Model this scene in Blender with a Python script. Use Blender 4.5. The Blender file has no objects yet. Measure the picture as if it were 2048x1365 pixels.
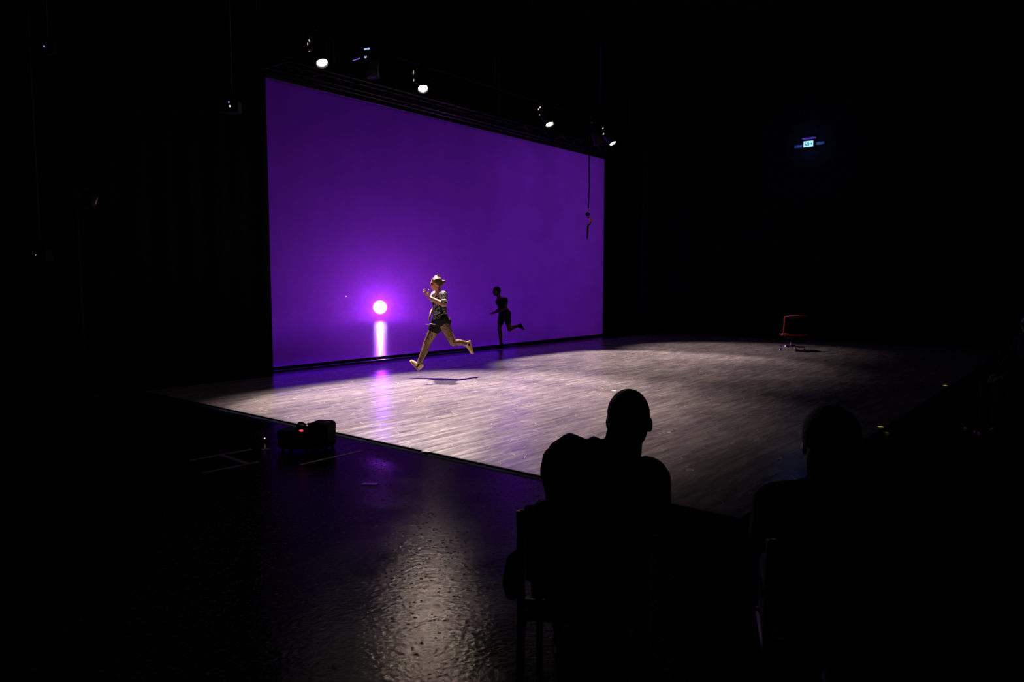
import bpy, bmesh, math, random
import numpy as np
from mathutils import Vector, Matrix

random.seed(7)
S = bpy.context.scene
COL = S.collection

# ------------------------------------------------------------------ camera, world, exposure
FPX, IMW, IMH, CAMZ = 1450.0, 2048, 1365, 1.7
YAW = math.radians(39.6115)            # forward direction, measured from +X
PITCH = math.radians(4.6524)           # looking slightly down
FWD = np.array([math.cos(YAW), math.sin(YAW), 0.0])
RGT = np.array([math.sin(YAW), -math.cos(YAW), 0.0])
UPW = np.array([0.0, 0.0, 1.0])
CF = FWD * math.cos(PITCH) - UPW * math.sin(PITCH)
CU = UPW * math.cos(PITCH) + FWD * math.sin(PITCH)
EYE = np.array([0.0, 0.0, CAMZ])

cam_data = bpy.data.cameras.new('camera')
cam_data.sensor_width = 36.0
cam_data.lens = FPX * 36.0 / IMW
cam_data.clip_end = 200
cam = bpy.data.objects.new('camera', cam_data)
COL.objects.link(cam)
cam.matrix_world = Matrix((
    (RGT[0], CU[0], -CF[0], EYE[0]),
    (RGT[1], CU[1], -CF[1], EYE[1]),
    (RGT[2], CU[2], -CF[2], EYE[2]),
    (0, 0, 0, 1)))
S.camera = cam

W = bpy.data.worlds.new('dark_hall')
S.world = W
W.use_nodes = True
W.node_tree.nodes['Background'].inputs[0].default_value = (0, 0, 0, 1)
W.node_tree.nodes['Background'].inputs[1].default_value = 0.0

S.view_settings.view_transform = 'Standard'
S.view_settings.look = 'None'
S.view_settings.exposure = 0.0
S.view_settings.gamma = 1.0
S.view_settings.use_curve_mapping = False
S.cycles.use_denoising = True
S.cycles.max_bounces = 6
S.cycles.volume_bounces = 0
S.cycles.transparent_max_bounces = 12
S.cycles.sample_clamp_indirect = 4.0
S.cycles.sample_clamp_direct = 0.0
S.cycles.caustics_reflective = False
S.cycles.caustics_refractive = False


# point on the sight line of a pixel (photo frame 2048 x 1365) at a horizontal depth, a wall or the floor
def ray(px, py):
    return CF * FPX + RGT * (px - IMW / 2) - CU * (py - IMH / 2)
def P(px, py, D):
    d = ray(px, py); return EYE + d * (D / (d @ FWD))
def on_floor(px, py, z=0.0):
    d = ray(px, py); return EYE + d * ((z - CAMZ) / d[2])
def on_y(px, py, Y):
    d = ray(px, py); return EYE + d * (Y / d[1])
def on_x(px, py, X):
    d = ray(px, py); return EYE + d * (X / d[0])

CUT_Y = 10.12
SCREEN_Y, SCREEN_X0, SCREEN_X1, SCREEN_H = 12.372, 7.73, 19.46, 5.50
BAR_Y = 10.5

# ------------------------------------------------------------------ lights
def spot(name, loc, target, power, color, angle, blend, radius):
    l = bpy.data.lights.new(name, 'SPOT')
    l.energy = power; l.color = color; l.spot_size = math.radians(angle); l.spot_blend = blend
    l.shadow_soft_size = radius
    o = bpy.data.objects.new(name, l); COL.objects.link(o)
    o.location = loc
    o.rotation_euler = (Vector(target) - Vector(loc)).to_track_quat('-Z', 'Y').to_euler()
    return o
def area(name, loc, target, power, color, sx, sy):
    l = bpy.data.lights.new(name, 'AREA')
    l.shape = 'RECTANGLE'; l.size = sx; l.size_y = sy; l.energy = power; l.color = color
    o = bpy.data.objects.new(name, l); COL.objects.link(o)
    o.location = loc
    o.rotation_euler = (Vector(target) - Vector(loc)).to_track_quat('-Z', 'Y').to_euler()
    return o

WARM = (1.0, 0.80, 0.74)
def shutter(o, near=(1.6, 6.2)):
    """framing shutters inside the lantern: straight cuts on the floor along the stage edge and in front of the screen"""
    l = o.data; l.use_nodes = True
    nt = l.node_tree; N = nt.nodes; L = nt.links
    em = [n for n in N if n.type == 'EMISSION'][0]
    geo = N.new('ShaderNodeNewGeometry'); sp = N.new('ShaderNodeSeparateXYZ')
    L.new(geo.outputs['Incoming'], sp.inputs[0])
    def hit(axis, origin):
        d = N.new('ShaderNodeMath'); d.operation = 'DIVIDE'; L.new(sp.outputs[axis], d.inputs[0]); L.new(sp.outputs[2], d.inputs[1])
        m = N.new('ShaderNodeMath'); m.operation = 'MULTIPLY_ADD'; L.new(d.outputs[0], m.inputs[0])
        m.inputs[1].default_value = -o.location[2]; m.inputs[2].default_value = origin
        return m.outputs[0]
    def edge(v, a, b, low=0.0):
        r = N.new('ShaderNodeMapRange'); r.interpolation_type = 'SMOOTHSTEP'
        r.inputs[1].default_value = a; r.inputs[2].default_value = b; r.inputs[3].default_value = low; r.inputs[4].default_value = 1
        L.new(v, r.inputs[0]); return r.outputs[0]
    ex = edge(hit(0, o.location[0]), 4.82, 5.06, 0.012)
    ey = edge(hit(1, o.location[1]), 10.35, 9.85)
    en = edge(hit(1, o.location[1]), *near)      # soft near edge
    m = N.new('ShaderNodeMath'); m.operation = 'MULTIPLY'; L.new(ex, m.inputs[0]); L.new(ey, m.inputs[1])
    m2 = N.new('ShaderNodeMath'); m2.operation = 'MULTIPLY'; L.new(m.outputs[0], m2.inputs[0]); L.new(en, m2.inputs[1])
    L.new(m2.outputs[0], em.inputs['Strength'])
    return o
def unit_v(v): return v / np.linalg.norm(v)
# the four lanterns on the bar: lens position, aim on the floor
LAMPS = [(on_y(644, 125, BAR_Y), (6.8, 7.3, 0), 2200, 50, 0.2),
         (on_y(846, 177, BAR_Y), (7.8, 7.2, 0), 5900, 66, 0.75),
         (on_y(1099, 248, BAR_Y), (13.3, 7.7, 0), 3500, 60, 0.42),
         (on_y(1225, 286, BAR_Y), (17.2, 7.4, 0), 1500, 54, 0.8)]
for i, (lp, aim, pw, ang, bl) in enumerate(LAMPS):
    aim_v = np.array(aim) - lp
    aim_v = aim_v / np.linalg.norm(aim_v)
    shutter(spot('lantern_beam', lp + aim_v * 0.06, aim, pw, WARM, ang, bl, 0.05), [(1.6, 6.2), (1.6, 6.2), (2.4, 7.8), (2.8, 7.0)][i])
# stray light off the second lantern's lens, thrown towards the seats
spot('lantern_stray_light', LAMPS[1][0] + unit_v(np.array([1.9, 2.6, 0]) - LAMPS[1][0]) * 0.08, (1.9, 2.6, 0), 420, (1.0, 0.74, 0.58), 24, 1.0, 0.07)
# side boom in the left wing, picking the runner out of the dark
SIDE = np.array([4.3, 11.55, 2.9])
spot('side_beam', SIDE, (9.02, 9.2, 1.15), 8000, (1.0, 0.63, 0.38), 18, 0.35, 0.06)
# purple wash behind the cloth: a ground row low down, a blue row high up and a bank on the far side
BACK = 2.2
area('ground_row_light', (13.2, SCREEN_Y + 2.7, 0.5), (13.2, SCREEN_Y, 2.4), 42, (0.11, 0.001, 1.0), 10.5, 0.5)
area('top_row_light', (13.8, SCREEN_Y + 2.2, 6.3), (13.8, SCREEN_Y, 3.2), 8.5, (0.10, 0.001, 1.0), 10.5, 0.5)
area('far_bank_light', (18.2, SCREEN_Y + 2.6, 4.0), (17.3, SCREEN_Y, 3.8), 26, (0.30, 0.035, 1.0), 1.5, 4.0)


# ------------------------------------------------------------------ materials
def mat(name, color, rough=0.5, metal=0.0, spec=0.5):
    m = bpy.data.materials.new(name); m.use_nodes = True
    b = m.node_tree.nodes['Principled BSDF']
    b.inputs['Base Color'].default_value = (*color, 1)
    b.inputs['Roughness'].default_value = rough
    b.inputs['Metallic'].default_value = metal
    b.inputs['Specular IOR Level'].default_value = spec
    return m
def nodes_of(m):
    nt = m.node_tree
    return nt, nt.nodes, nt.links, nt.nodes['Principled BSDF']
def grainy(name, c1, c2, scale=20, rough=0.6, metal=0.0, bump=0.1, detail=5, stretch=(1, 1, 1), spec=0.5):
    m = mat(name, c1, rough, metal, spec)
    nt, N, L, b = nodes_of(m)
    tc = N.new('ShaderNodeTexCoord'); mp = N.new('ShaderNodeMapping')
    mp.inputs['Scale'].default_value = stretch
    no = N.new('ShaderNodeTexNoise'); no.inputs['Scale'].default_value = scale; no.inputs['Detail'].default_value = detail
    rp = N.new('ShaderNodeValToRGB')
    rp.color_ramp.elements[0].position = 0.35; rp.color_ramp.elements[0].color = (*c1, 1)
    rp.color_ramp.elements[1].position = 0.65; rp.color_ramp.elements[1].color = (*c2, 1)
    L.new(tc.outputs['Object'], mp.inputs['Vector']); L.new(mp.outputs[0], no.inputs['Vector'])
    L.new(no.outputs['Fac'], rp.inputs[0]); L.new(rp.outputs[0], b.inputs['Base Color'])
    if bump:
        bp = N.new('ShaderNodeBump'); bp.inputs['Strength'].default_value = bump; bp.inputs['Distance'].default_value = 0.01
        L.new(no.outputs['Fac'], bp.inputs['Height']); L.new(bp.outputs[0], b.inputs['Normal'])
    return m
def glow(name, color, strength):
    m = bpy.data.materials.new(name); m.use_nodes = True
    nt = m.node_tree; nt.nodes.clear()
    e = nt.nodes.new('ShaderNodeEmission'); o = nt.nodes.new('ShaderNodeOutputMaterial')
    e.inputs[0].default_value = (*color, 1); e.inputs[1].default_value = strength
    nt.links.new(e.outputs[0], o.inputs[0])
    return m

M_black = grainy('black_paint', (0.006, 0.006, 0.007), (0.012, 0.011, 0.012), 6, 0.85, bump=0.05, spec=0.1)
M_drape = grainy('black_drape', (0.004, 0.004, 0.005), (0.009, 0.008, 0.009), 12, 0.95, bump=0.1, spec=0.05)
M_blackmetal = grainy('black_metal', (0.010, 0.010, 0.011), (0.016, 0.016, 0.017), 30, 0.55, bump=0.03, spec=0.15)
M_alu = grainy('aluminium_tube', (0.45, 0.45, 0.48), (0.6, 0.6, 0.62), 40, 0.35, metal=1.0, bump=0.02)
M_darkalu = grainy('dark_truss_tube', (0.03, 0.03, 0.035), (0.06, 0.06, 0.065), 40, 0.4, metal=1.0, bump=0.02)
M_steel = mat('steel', (0.7, 0.7, 0.72), 0.25, 1.0)
M_chrome = mat('chrome', (0.85, 0.85, 0.87), 0.12, 1.0)
M_rubber = grainy('black_rubber', (0.008, 0.008, 0.009), (0.016, 0.016, 0.016), 60, 0.8, bump=0.05, spec=0.2)
M_plastic = grainy('black_plastic', (0.003, 0.003, 0.004), (0.006, 0.006, 0.007), 50, 0.75, bump=0.03, spec=0.1)
M_lens = glow('lit_lens', (1.0, 0.86, 0.80), 60.0)
M_vent = glow('lamp_light_in_vents', (1.0, 0.85, 0.6), 0.9)
M_coldled = glow('cold_indicator', (0.45, 0.62, 1.0), 0.9)
M_teal = glow('teal_indicator', (0.35, 1.0, 0.9), 0.9)
M_whiteled = glow('white_indicator', (1.0, 0.82, 1.0), 1.4)
M_redled = glow('red_indicator', (1.0, 0.06, 0.07), 1.1)
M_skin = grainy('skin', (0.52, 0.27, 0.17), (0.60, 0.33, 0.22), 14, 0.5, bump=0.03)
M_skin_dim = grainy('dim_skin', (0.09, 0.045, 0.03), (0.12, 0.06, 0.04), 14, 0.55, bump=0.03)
M_hair = grainy('auburn_hair', (0.06, 0.024, 0.012), (0.16, 0.07, 0.035), 60, 0.45, bump=0.6, stretch=(1, 1, 5))
M_darkhair = grainy('dark_hair', (0.006, 0.005, 0.005), (0.012, 0.010, 0.009), 60, 0.7, bump=0.4, spec=0.2)
M_shorts = grainy('black_shorts', (0.008, 0.007, 0.009), (0.014, 0.012, 0.014), 40, 0.85, bump=0.2, spec=0.2)
M_cloth = grainy('dark_clothing', (0.007, 0.006, 0.007), (0.013, 0.011, 0.012), 25, 0.95, bump=0.2, spec=0.1)
M_jean = grainy('dark_trousers', (0.008, 0.008, 0.011), (0.014, 0.013, 0.018), 60, 0.95, bump=0.2, spec=0.1)
M_shoe = grainy('cream_canvas', (0.62, 0.46, 0.24), (0.72, 0.56, 0.30), 60, 0.7, bump=0.15)
M_sole = mat('tan_rubber_sole', (0.55, 0.30, 0.14), 0.6)
M_red = grainy('red_upholstery', (0.55, 0.028, 0.012), (0.68, 0.05, 0.02), 50, 0.6, bump=0.1)
M_tape = grainy('worn_white_tape', (0.30, 0.23, 0.21), (0.55, 0.43, 0.40), 18, 0.7, bump=0.1)
M_whitetape = grainy('white_tape', (0.8, 0.78, 0.74), (0.9, 0.88, 0.84), 18, 0.6, bump=0.05)
M_yellowtape = glow('glow_tape', (0.75, 0.75, 0.16), 0.36)
M_orange = mat('orange_alloy', (0.9, 0.32, 0.05), 0.35, 0.6)
M_eye = mat('eye', (0.05, 0.035, 0.03), 0.2)


def stage_floor_mat():
    m = mat('black_stage_floor', (0.01, 0.01, 0.01), 0.34, 0.0, 0.035)
    nt, N, L, b = nodes_of(m)
    geo = N.new('ShaderNodeNewGeometry')
    n1 = N.new('ShaderNodeTexNoise'); n1.inputs['Scale'].default_value = 2.6; n1.inputs['Detail'].default_value = 6
    n2 = N.new('ShaderNodeTexNoise'); n2.inputs['Scale'].default_value = 26; n2.inputs['Detail'].default_value = 6; n2.inputs['Roughness'].default_value = 0.65
    n3 = N.new('ShaderNodeTexVoronoi'); n3.inputs['Scale'].default_value = 34
    for n in (n1, n2, n3): L.new(geo.outputs['Position'], n.inputs['Vector'])
    r = N.new('ShaderNodeValToRGB')
    r.color_ramp.elements[0].position = 0.3; r.color_ramp.elements[0].color = (0.005, 0.0045, 0.005, 1)
    r.color_ramp.elements[1].position = 0.75; r.color_ramp.elements[1].color = (0.017, 0.014, 0.016, 1)
    L.new(n1.outputs['Fac'], r.inputs[0]); L.new(r.outputs[0], b.inputs['Base Color'])
    rr = N.new('ShaderNodeMapRange'); rr.inputs[1].default_value = 0.3; rr.inputs[2].default_value = 0.7
    rr.inputs[3].default_value = 0.12; rr.inputs[4].default_value = 0.20
    L.new(n1.outputs['Fac'], rr.inputs[0])
    # dull grit specks in the paint
    n4 = N.new('ShaderNodeTexVoronoi'); n4.inputs['Scale'].default_value = 30; L.new(geo.outputs['Position'], n4.inputs['Vector'])
    sk = N.new('ShaderNodeMath'); sk.operation = 'LESS_THAN'; sk.inputs[1].default_value = 0.30; L.new(n4.outputs['Distance'], sk.inputs[0])
    gt = N.new('ShaderNodeMath'); gt.operation = 'GREATER_THAN'; gt.inputs[1].default_value = 0.5; L.new(n2.outputs['Fac'], gt.inputs[0])
    mk = N.new('ShaderNodeMath'); mk.operation = 'MULTIPLY'; L.new(sk.outputs[0], mk.inputs[0]); L.new(gt.outputs[0], mk.inputs[1])
    ra = N.new('ShaderNodeMath'); ra.operation = 'MULTIPLY_ADD'; ra.inputs[1].default_value = 0.5
    L.new(mk.outputs[0], ra.inputs[0]); L.new(rr.outputs[0], ra.inputs[2]); L.new(ra.outputs[0], b.inputs['Roughness'])
    ad = N.new('ShaderNodeMath'); ad.operation = 'MULTIPLY_ADD'; ad.inputs[1].default_value = 0.5
    L.new(n3.outputs['Distance'], ad.inputs[0]); L.new(n2.outputs['Fac'], ad.inputs[2])
    bp = N.new('ShaderNodeBump'); bp.inputs['Strength'].default_value = 0.27; bp.inputs['Distance'].default_value = 0.006
    L.new(ad.outputs[0], bp.inputs['Height']); L.new(bp.outputs[0], b.inputs['Normal'])
    return m
M_floor = stage_floor_mat()


def vinyl_mat():
    m = mat('scuffed_grey_vinyl', (0.3, 0.27, 0.27), 0.42)
    nt, N, L, b = nodes_of(m)
    geo = N.new('ShaderNodeNewGeometry')
    def mapped(scale, rot=0.0):
        mp = N.new('ShaderNodeMapping'); mp.inputs['Scale'].default_value = scale; mp.inputs['Rotation'].default_value = (0, 0, rot)
        L.new(geo.outputs['Position'], mp.inputs['Vector']); return mp.outputs[0]
    def noise(vec, scale, detail=5, rough=0.55, dist=0.0):
        n = N.new('ShaderNodeTexNoise'); n.inputs['Scale'].default_value = scale; n.inputs['Detail'].default_value = detail
        n.inputs['Roughness'].default_value = rough; n.inputs['Distortion'].default_value = dist
        L.new(vec, n.inputs['Vector']); return n.outputs['Fac']
    def ramp(fac, p0, c0, p1, c1):
        r = N.new('ShaderNodeValToRGB')
        r.color_ramp.elements[0].position = p0; r.color_ramp.elements[0].color = c0
        r.color_ramp.elements[1].position = p1; r.color_ramp.elements[1].color = c1
        L.new(fac, r.inputs[0]); return r.outputs[0]
    def mix(mode, fac, a, c):
        x = N.new('ShaderNodeMix'); x.data_type = 'RGBA'; x.blend_type = mode
        if isinstance(fac, float): x.inputs[0].default_value = fac
        else: L.new(fac, x.inputs[0])
        L.new(a, x.inputs[6])
        if isinstance(c, tuple): x.inputs[7].default_value = c
        else: L.new(c, x.inputs[7])
        return x.outputs[2]
    broad = noise(mapped((0.55, 1.1, 1)), 1.1, 6, 0.6, 0.6)
    streak = noise(mapped((0.5, 4.2, 1), 0.10), 2.8, 9, 0.72, 0.5)
    fine = noise(mapped((1, 1, 1)), 38, 4, 0.6)
    base = ramp(streak, 0.34, (0.17, 0.148, 0.16, 1), 0.67, (0.37, 0.335, 0.325, 1))
    base = mix('MULTIPLY', 0.7, base, ramp(broad, 0.32, (0.38, 0.35, 0.46, 1), 0.64, (1, 0.98, 0.97, 1)))
    # curved shoe scuffs, dark and pale
    def scuffs(scale, offset, width):
        mp = mapped((1, 1, 1)); 
        nn = N.new('ShaderNodeTexNoise'); nn.inputs['Scale'].default_value = scale * 0.8; nn.inputs['Detail'].default_value = 1
        ofs = N.new('ShaderNodeVectorMath'); ofs.operation = 'ADD'; ofs.inputs[1].default_value = offset
        L.new(mp, ofs.inputs[0]); L.new(ofs.outputs[0], nn.inputs['Vector'])
        pp = N.new('ShaderNodeMath'); pp.operation = 'PINGPONG'; pp.inputs[1].default_value = 0.06
        L.new(nn.outputs['Fac'], pp.inputs[0])
        lt = N.new('ShaderNodeMath'); lt.operation = 'LESS_THAN'; lt.inputs[1].default_value = width
        L.new(pp.outputs[0], lt.inputs[0])
        gate = N.new('ShaderNodeMath'); gate.operation = 'GREATER_THAN'; gate.inputs[1].default_value = 0.555
        L.new(noise(ofs.outputs[0], scale * 1.7, 3), gate.inputs[0])
        mu = N.new('ShaderNodeMath'); mu.operation = 'MULTIPLY'
        L.new(lt.outputs[0], mu.inputs[0]); L.new(gate.outputs[0], mu.inputs[1])
        return mu.outputs[0]
    base = mix('MIX', scuffs(1.9, (3, 1, 0), 0.0020), base, (0.10, 0.085, 0.09, 1))
    base = mix('MIX', scuffs(2.3, (11, 7, 0), 0.0022), base, (0.62, 0.56, 0.52, 1))
    base = mix('MULTIPLY', 0.35, base, ramp(fine, 0.35, (0.72, 0.70, 0.72, 1), 0.6, (1, 1, 1, 1)))
    L.new(base, b.inputs['Base Color'])
    rr = N.new('ShaderNodeMapRange'); rr.inputs[1].default_value = 0.3; rr.inputs[2].default_value = 0.7
    rr.inputs[3].default_value = 0.16; rr.inputs[4].default_value = 0.34
    L.new(streak, rr.inputs[0]); L.new(rr.outputs[0], b.inputs['Roughness'])
    hm = N.new('ShaderNodeMath'); hm.operation = 'MULTIPLY_ADD'; hm.inputs[1].default_value = 0.25
    L.new(fine, hm.inputs[0]); L.new(noise(mapped((0.7, 2.2, 1)), 5.0, 5, 0.6, 0.5), hm.inputs[2])
    bp = N.new('ShaderNodeBump'); bp.inputs['Strength'].default_value = 0.22; bp.inputs['Distance'].default_value = 0.01
    L.new(hm.outputs[0], bp.inputs['Height']); L.new(bp.outputs[0], b.inputs['Normal'])
    return m
M_vinyl = vinyl_mat()


def gauze_mat():
    m = bpy.data.materials.new('purple_lit_gauze'); m.use_nodes = True
    nt = m.node_tree; N = nt.nodes; L = nt.links; N.clear()
    out = N.new('ShaderNodeOutputMaterial')
    tr = N.new('ShaderNodeBsdfTranslucent'); df = N.new('ShaderNodeBsdfDiffuse'); tp = N.new('ShaderNodeBsdfTransparent')
    tc = N.new('ShaderNodeTexCoord')
    mp = N.new('ShaderNodeMapping'); mp.inputs['Scale'].default_value = (90, 1, 90)
    wv = N.new('ShaderNodeTexNoise'); wv.inputs['Scale'].default_value = 0.5; wv.inputs['Detail'].default_value = 3
    big = N.new('ShaderNodeTexNoise'); big.inputs['Scale'].default_value = 1.2; big.inputs['Detail'].default_value = 6
    L.new(tc.outputs['Object'], mp.inputs['Vector']); L.new(mp.outputs[0], wv.inputs['Vector']); L.new(tc.outputs['Object'], big.inputs['Vector'])
    a = N.new('ShaderNodeMath'); a.operation = 'ADD'; L.new(wv.outputs['Fac'], a.inputs[0]); L.new(big.outputs['Fac'], a.inputs[1])
    r = N.new('ShaderNodeMapRange'); r.inputs[1].default_value = 0.6; r.inputs[2].default_value = 1.4; r.inputs[3].default_value = 0.48; r.inputs[4].default_value = 0.72
    L.new(a.outputs[0], r.inputs[0]); L.new(r.outputs[0], tr.inputs['Color'])
    df.inputs['Color'].default_value = (0.16, 0.15, 0.16, 1)
    m1 = N.new('ShaderNodeMixShader'); m1.inputs[0].default_value = 0.12
    L.new(tr.outputs[0], m1.inputs[1]); L.new(df.outputs[0], m1.inputs[2])
    m2 = N.new('ShaderNodeMixShader'); m2.inputs[0].default_value = 0.45
    L.new(m1.outputs[0], m2.inputs[1]); L.new(tp.outputs[0], m2.inputs[2])
    L.new(m2.outputs[0], out.inputs[0])
    return m
M_gauze = gauze_mat()


def shirt_mat():
    m = mat('black_shirt_grey_print', (0.01, 0.01, 0.012), 0.8)
    nt, N, L, b = nodes_of(m)
    tc = N.new('ShaderNodeTexCoord')
    n = N.new('ShaderNodeTexNoise'); n.inputs['Scale'].default_value = 7.5; n.inputs['Detail'].default_value = 1.5; n.inputs['Distortion'].default_value = 1.4
    L.new(tc.outputs['Object'], n.inputs['Vector'])
    pp = N.new('ShaderNodeMath'); pp.operation = 'PINGPONG'; pp.inputs[1].default_value = 0.09; L.new(n.outputs['Fac'], pp.inputs[0])
    r = N.new('ShaderNodeValToRGB')
    r.color_ramp.elements[0].position = 0.022; r.color_ramp.elements[0].color = (0.50, 0.48, 0.52, 1)
    r.color_ramp.elements[1].position = 0.034; r.color_ramp.elements[1].color = (0.008, 0.008, 0.011, 1)
    L.new(pp.outputs[0], r.inputs[0]); L.new(r.outputs[0], b.inputs['Base Color'])
    return m
M_shirt = shirt_mat()
M_collar = grainy('pale_grey_collar', (0.42, 0.41, 0.44), (0.52, 0.50, 0.54), 30, 0.8, bump=0.1)


def fishnet_mat():
    m = bpy.data.materials.new('fishnet'); m.use_nodes = True
    nt = m.node_tree; N = nt.nodes; L = nt.links
    b = N['Principled BSDF']; b.inputs['Base Color'].default_value = (0.01, 0.008, 0.008, 1); b.inputs['Roughness'].default_value = 0.8
    out = N['Material Output']
    tp = N.new('ShaderNodeBsdfTransparent'); mx = N.new('ShaderNodeMixShader')
    tc = N.new('ShaderNodeTexCoord')
    v = N.new('ShaderNodeTexVoronoi'); v.feature = 'DISTANCE_TO_EDGE'; v.inputs['Scale'].default_value = 48
    L.new(tc.outputs['Object'], v.inputs['Vector'])
    lt = N.new('ShaderNodeMath'); lt.operation = 'LESS_THAN'; lt.inputs[1].default_value = 0.075
    L.new(v.outputs['Distance'], lt.inputs[0])
    L.new(lt.outputs[0], mx.inputs[0]); L.new(tp.outputs[0], mx.inputs[1]); L.new(b.outputs[0], mx.inputs[2])
    L.new(mx.outputs[0], out.inputs[0])
    return m
M_fishnet = fishnet_mat()


# ------------------------------------------------------------------ mesh helpers
def unit(v):
    v = np.array(v, float); n = np.linalg.norm(v); return v / n if n > 1e-9 else v
def perp(d):
    d = unit(d)
    a = np.array([0, 0, 1.0]) if abs(d[2]) < 0.9 else np.array([1.0, 0, 0])
    u = unit(np.cross(d, a)); return u, np.cross(d, u)

class MB:
    def __init__(s): s.v = []; s.f = []
    def loft(s, rings, n=14, closed=True):
        """rings: (centre, axis a, axis b) ; capped at both ends"""
        b0 = len(s.v)
        for c, a, b in rings:
            for k in range(n):
                t = 2 * math.pi * k / n
                s.v.append(np.array(c) + np.array(a) * math.cos(t) + np.array(b) * math.sin(t))
        for i in range(len(rings) - 1):
            for k in range(n):
                k2 = (k + 1) % n
                s.f.append((b0 + i * n + k, b0 + i * n + k2, b0 + (i + 1) * n + k2, b0 + (i + 1) * n + k))
        if closed:
            s.f.append(tuple(b0 + k for k in reversed(range(n))))
            e = b0 + (len(rings) - 1) * n
            s.f.append(tuple(e + k for k in range(n)))
        return s
    def tube(s, pts, r, n=10, up=None):
        pts = [np.array(p, float) for p in pts]
        rs = r if isinstance(r, (list, tuple)) else [r] * len(pts)
        rings = []; pu = None
        for i, p in enumerate(pts):
            d = unit((pts[min(i + 1, len(pts) - 1)] - pts[max(i - 1, 0)]))
            if pu is None: u, w = perp(d)
            else:
                u = unit(pu - d * (pu @ d)); w = np.cross(d, u)
            pu = u
            rings.append((p, u * rs[i], w * rs[i]))
        return s.loft(rings, n)
    def capsule(s, a, b, ra, rb, n=14):
        a = np.array(a, float); b = np.array(b, float); d = unit(b - a); u, w = perp(d)
        rings = []
        for t in (-88, -60, -30): 
            q = math.radians(t); rings.append((a + d * ra * math.sin(q), u * ra * math.cos(q), w * ra * math.cos(q)))
        for t in (0.0, 0.33, 0.66, 1.0):
            rr = ra + (rb - ra) * t; rings.append((a + (b - a) * t, u * rr, w * rr))
        for t in (30, 60, 88):
            q = math.radians(t); rings.append((b + d * rb * math.sin(q), u * rb * math.cos(q), w * rb * math.cos(q)))
        return s.loft(rings, n)
    def limb(s, pts, rs, n=14):
        for i in range(len(pts) - 1): s.capsule(pts[i], pts[i + 1], rs[i], rs[i + 1], n)
        return s
    def ell(s, c, axes, n=16, m=9):
        c = np.array(c, float); a, b, d = [np.array(x, float) for x in axes]
        rings = []
        for i in range(m):
            q = math.pi * (i + 0.25) / (m - 0.5) - math.pi / 2
            rings.append((c + d * math.sin(q), a * math.cos(q), b * math.cos(q)))
        return s.loft(rings, n)
    def box(s, c, size, ax=None, bevel=0.0):
        c = np.array(c, float); h = np.array(size, float) / 2
        A = np.eye(3) if ax is None else np.array(ax, float)
        if bevel <= 0:
            b0 = len(s.v)
            for x in (-1, 1):
                for y in (-1, 1):
                    for z in (-1, 1): s.v.append(c + A[0] * h[0] * x + A[1] * h[1] * y + A[2] * h[2] * z)
            for f in ((0, 1, 3, 2), (4, 6, 7, 5), (0, 4, 5, 1), (2, 3, 7, 6), (0, 2, 6, 4), (1, 5, 7, 3)): s.f.append(tuple(b0 + i for i in f))
            return s
        bm = bmesh.new(); bmesh.ops.create_cube(bm, size=1.0)
        for v in bm.verts: v.co = Vector((v.co.x * size[0], v.co.y * size[1], v.co.z * size[2]))
        bmesh.ops.bevel(bm, geom=list(bm.edges), offset=bevel, segments=2, affect='EDGES', profile=0.5)
        b0 = len(s.v)
        bm.verts.index_update()
        for v in bm.verts: s.v.append(c + A[0] * v.co.x + A[1] * v.co.y + A[2] * v.co.z)
        for f in bm.faces: s.f.append(tuple(b0 + v.index for v in f.verts))
        bm.free(); return s
    def lathe(s, prof, o, d, n=20, u=None):
        """prof: (radius, distance along d)"""
        d = unit(d); uu, w = perp(d)
        return s.loft([(np.array(o) + d * t, uu * max(r, 1e-4), w * max(r, 1e-4)) for r, t in prof], n)
    def mesh(s, name, origin=(0, 0, 0)):
        o = np.array(origin, float)
        me = bpy.data.meshes.new(name)
        me.from_pydata([tuple(v - o) for v in s.v], [], s.f)
        me.validate(); me.update()
        bm = bmesh.new(); bm.from_mesh(me); bmesh.ops.recalc_face_normals(bm, faces=bm.faces); bm.to_mesh(me); bm.free()
        return me
    def build(s, name, material, parent=None, smooth=False, origin=None, angle=None):
        og = origin if origin is not None else (world_loc(parent) if parent is not None else (0, 0, 0))
        me = s.mesh(name, og)
        return link(name, me, material, parent, og, smooth)

def world_loc(o):
    p = np.array(o.location)
    while o.parent is not None:
        o = o.parent; p = p + np.array(o.location)
    return p
def link(name, me, material, parent, origin, smooth):
    me.materials.append(material)
    if smooth:
        for p in me.polygons: p.use_smooth = True
    ob = bpy.data.objects.new(name, me); COL.objects.link(ob)
    if parent is not None:
        ob.parent = parent
        ob.location = np.array(origin) - world_loc(parent)
    else:
        ob.location = origin
    return ob
def remeshed(mb, name, material, parent, voxel=0.008, smooth=5, origin=None):
    """all the overlapping lofts of mb become one continuous closed skin"""
    og = origin if origin is not None else world_loc(parent)
    me = mb.mesh(name + '_tmp', og)
    t = bpy.data.objects.new(name + '_tmp', me); COL.objects.link(t)
    r = t.modifiers.new('r', 'REMESH'); r.mode = 'VOXEL'; r.voxel_size = voxel; r.use_smooth_shade = True
    if smooth:
        k = t.modifiers.new('s', 'SMOOTH'); k.factor = 0.5; k.iterations = smooth
    dg = bpy.context.evaluated_depsgraph_get()
    out = bpy.data.meshes.new_from_object(t.evaluated_get(dg))
    bpy.data.objects.remove(t); bpy.data.meshes.remove(me)
    out.name = name; out.materials.clear()
    return link(name, out, material, parent, og, True)
def tag(o, label, cat, group=None):
    o['label'] = label; o['category'] = cat
    if group: o['group'] = group
    return o
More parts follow.
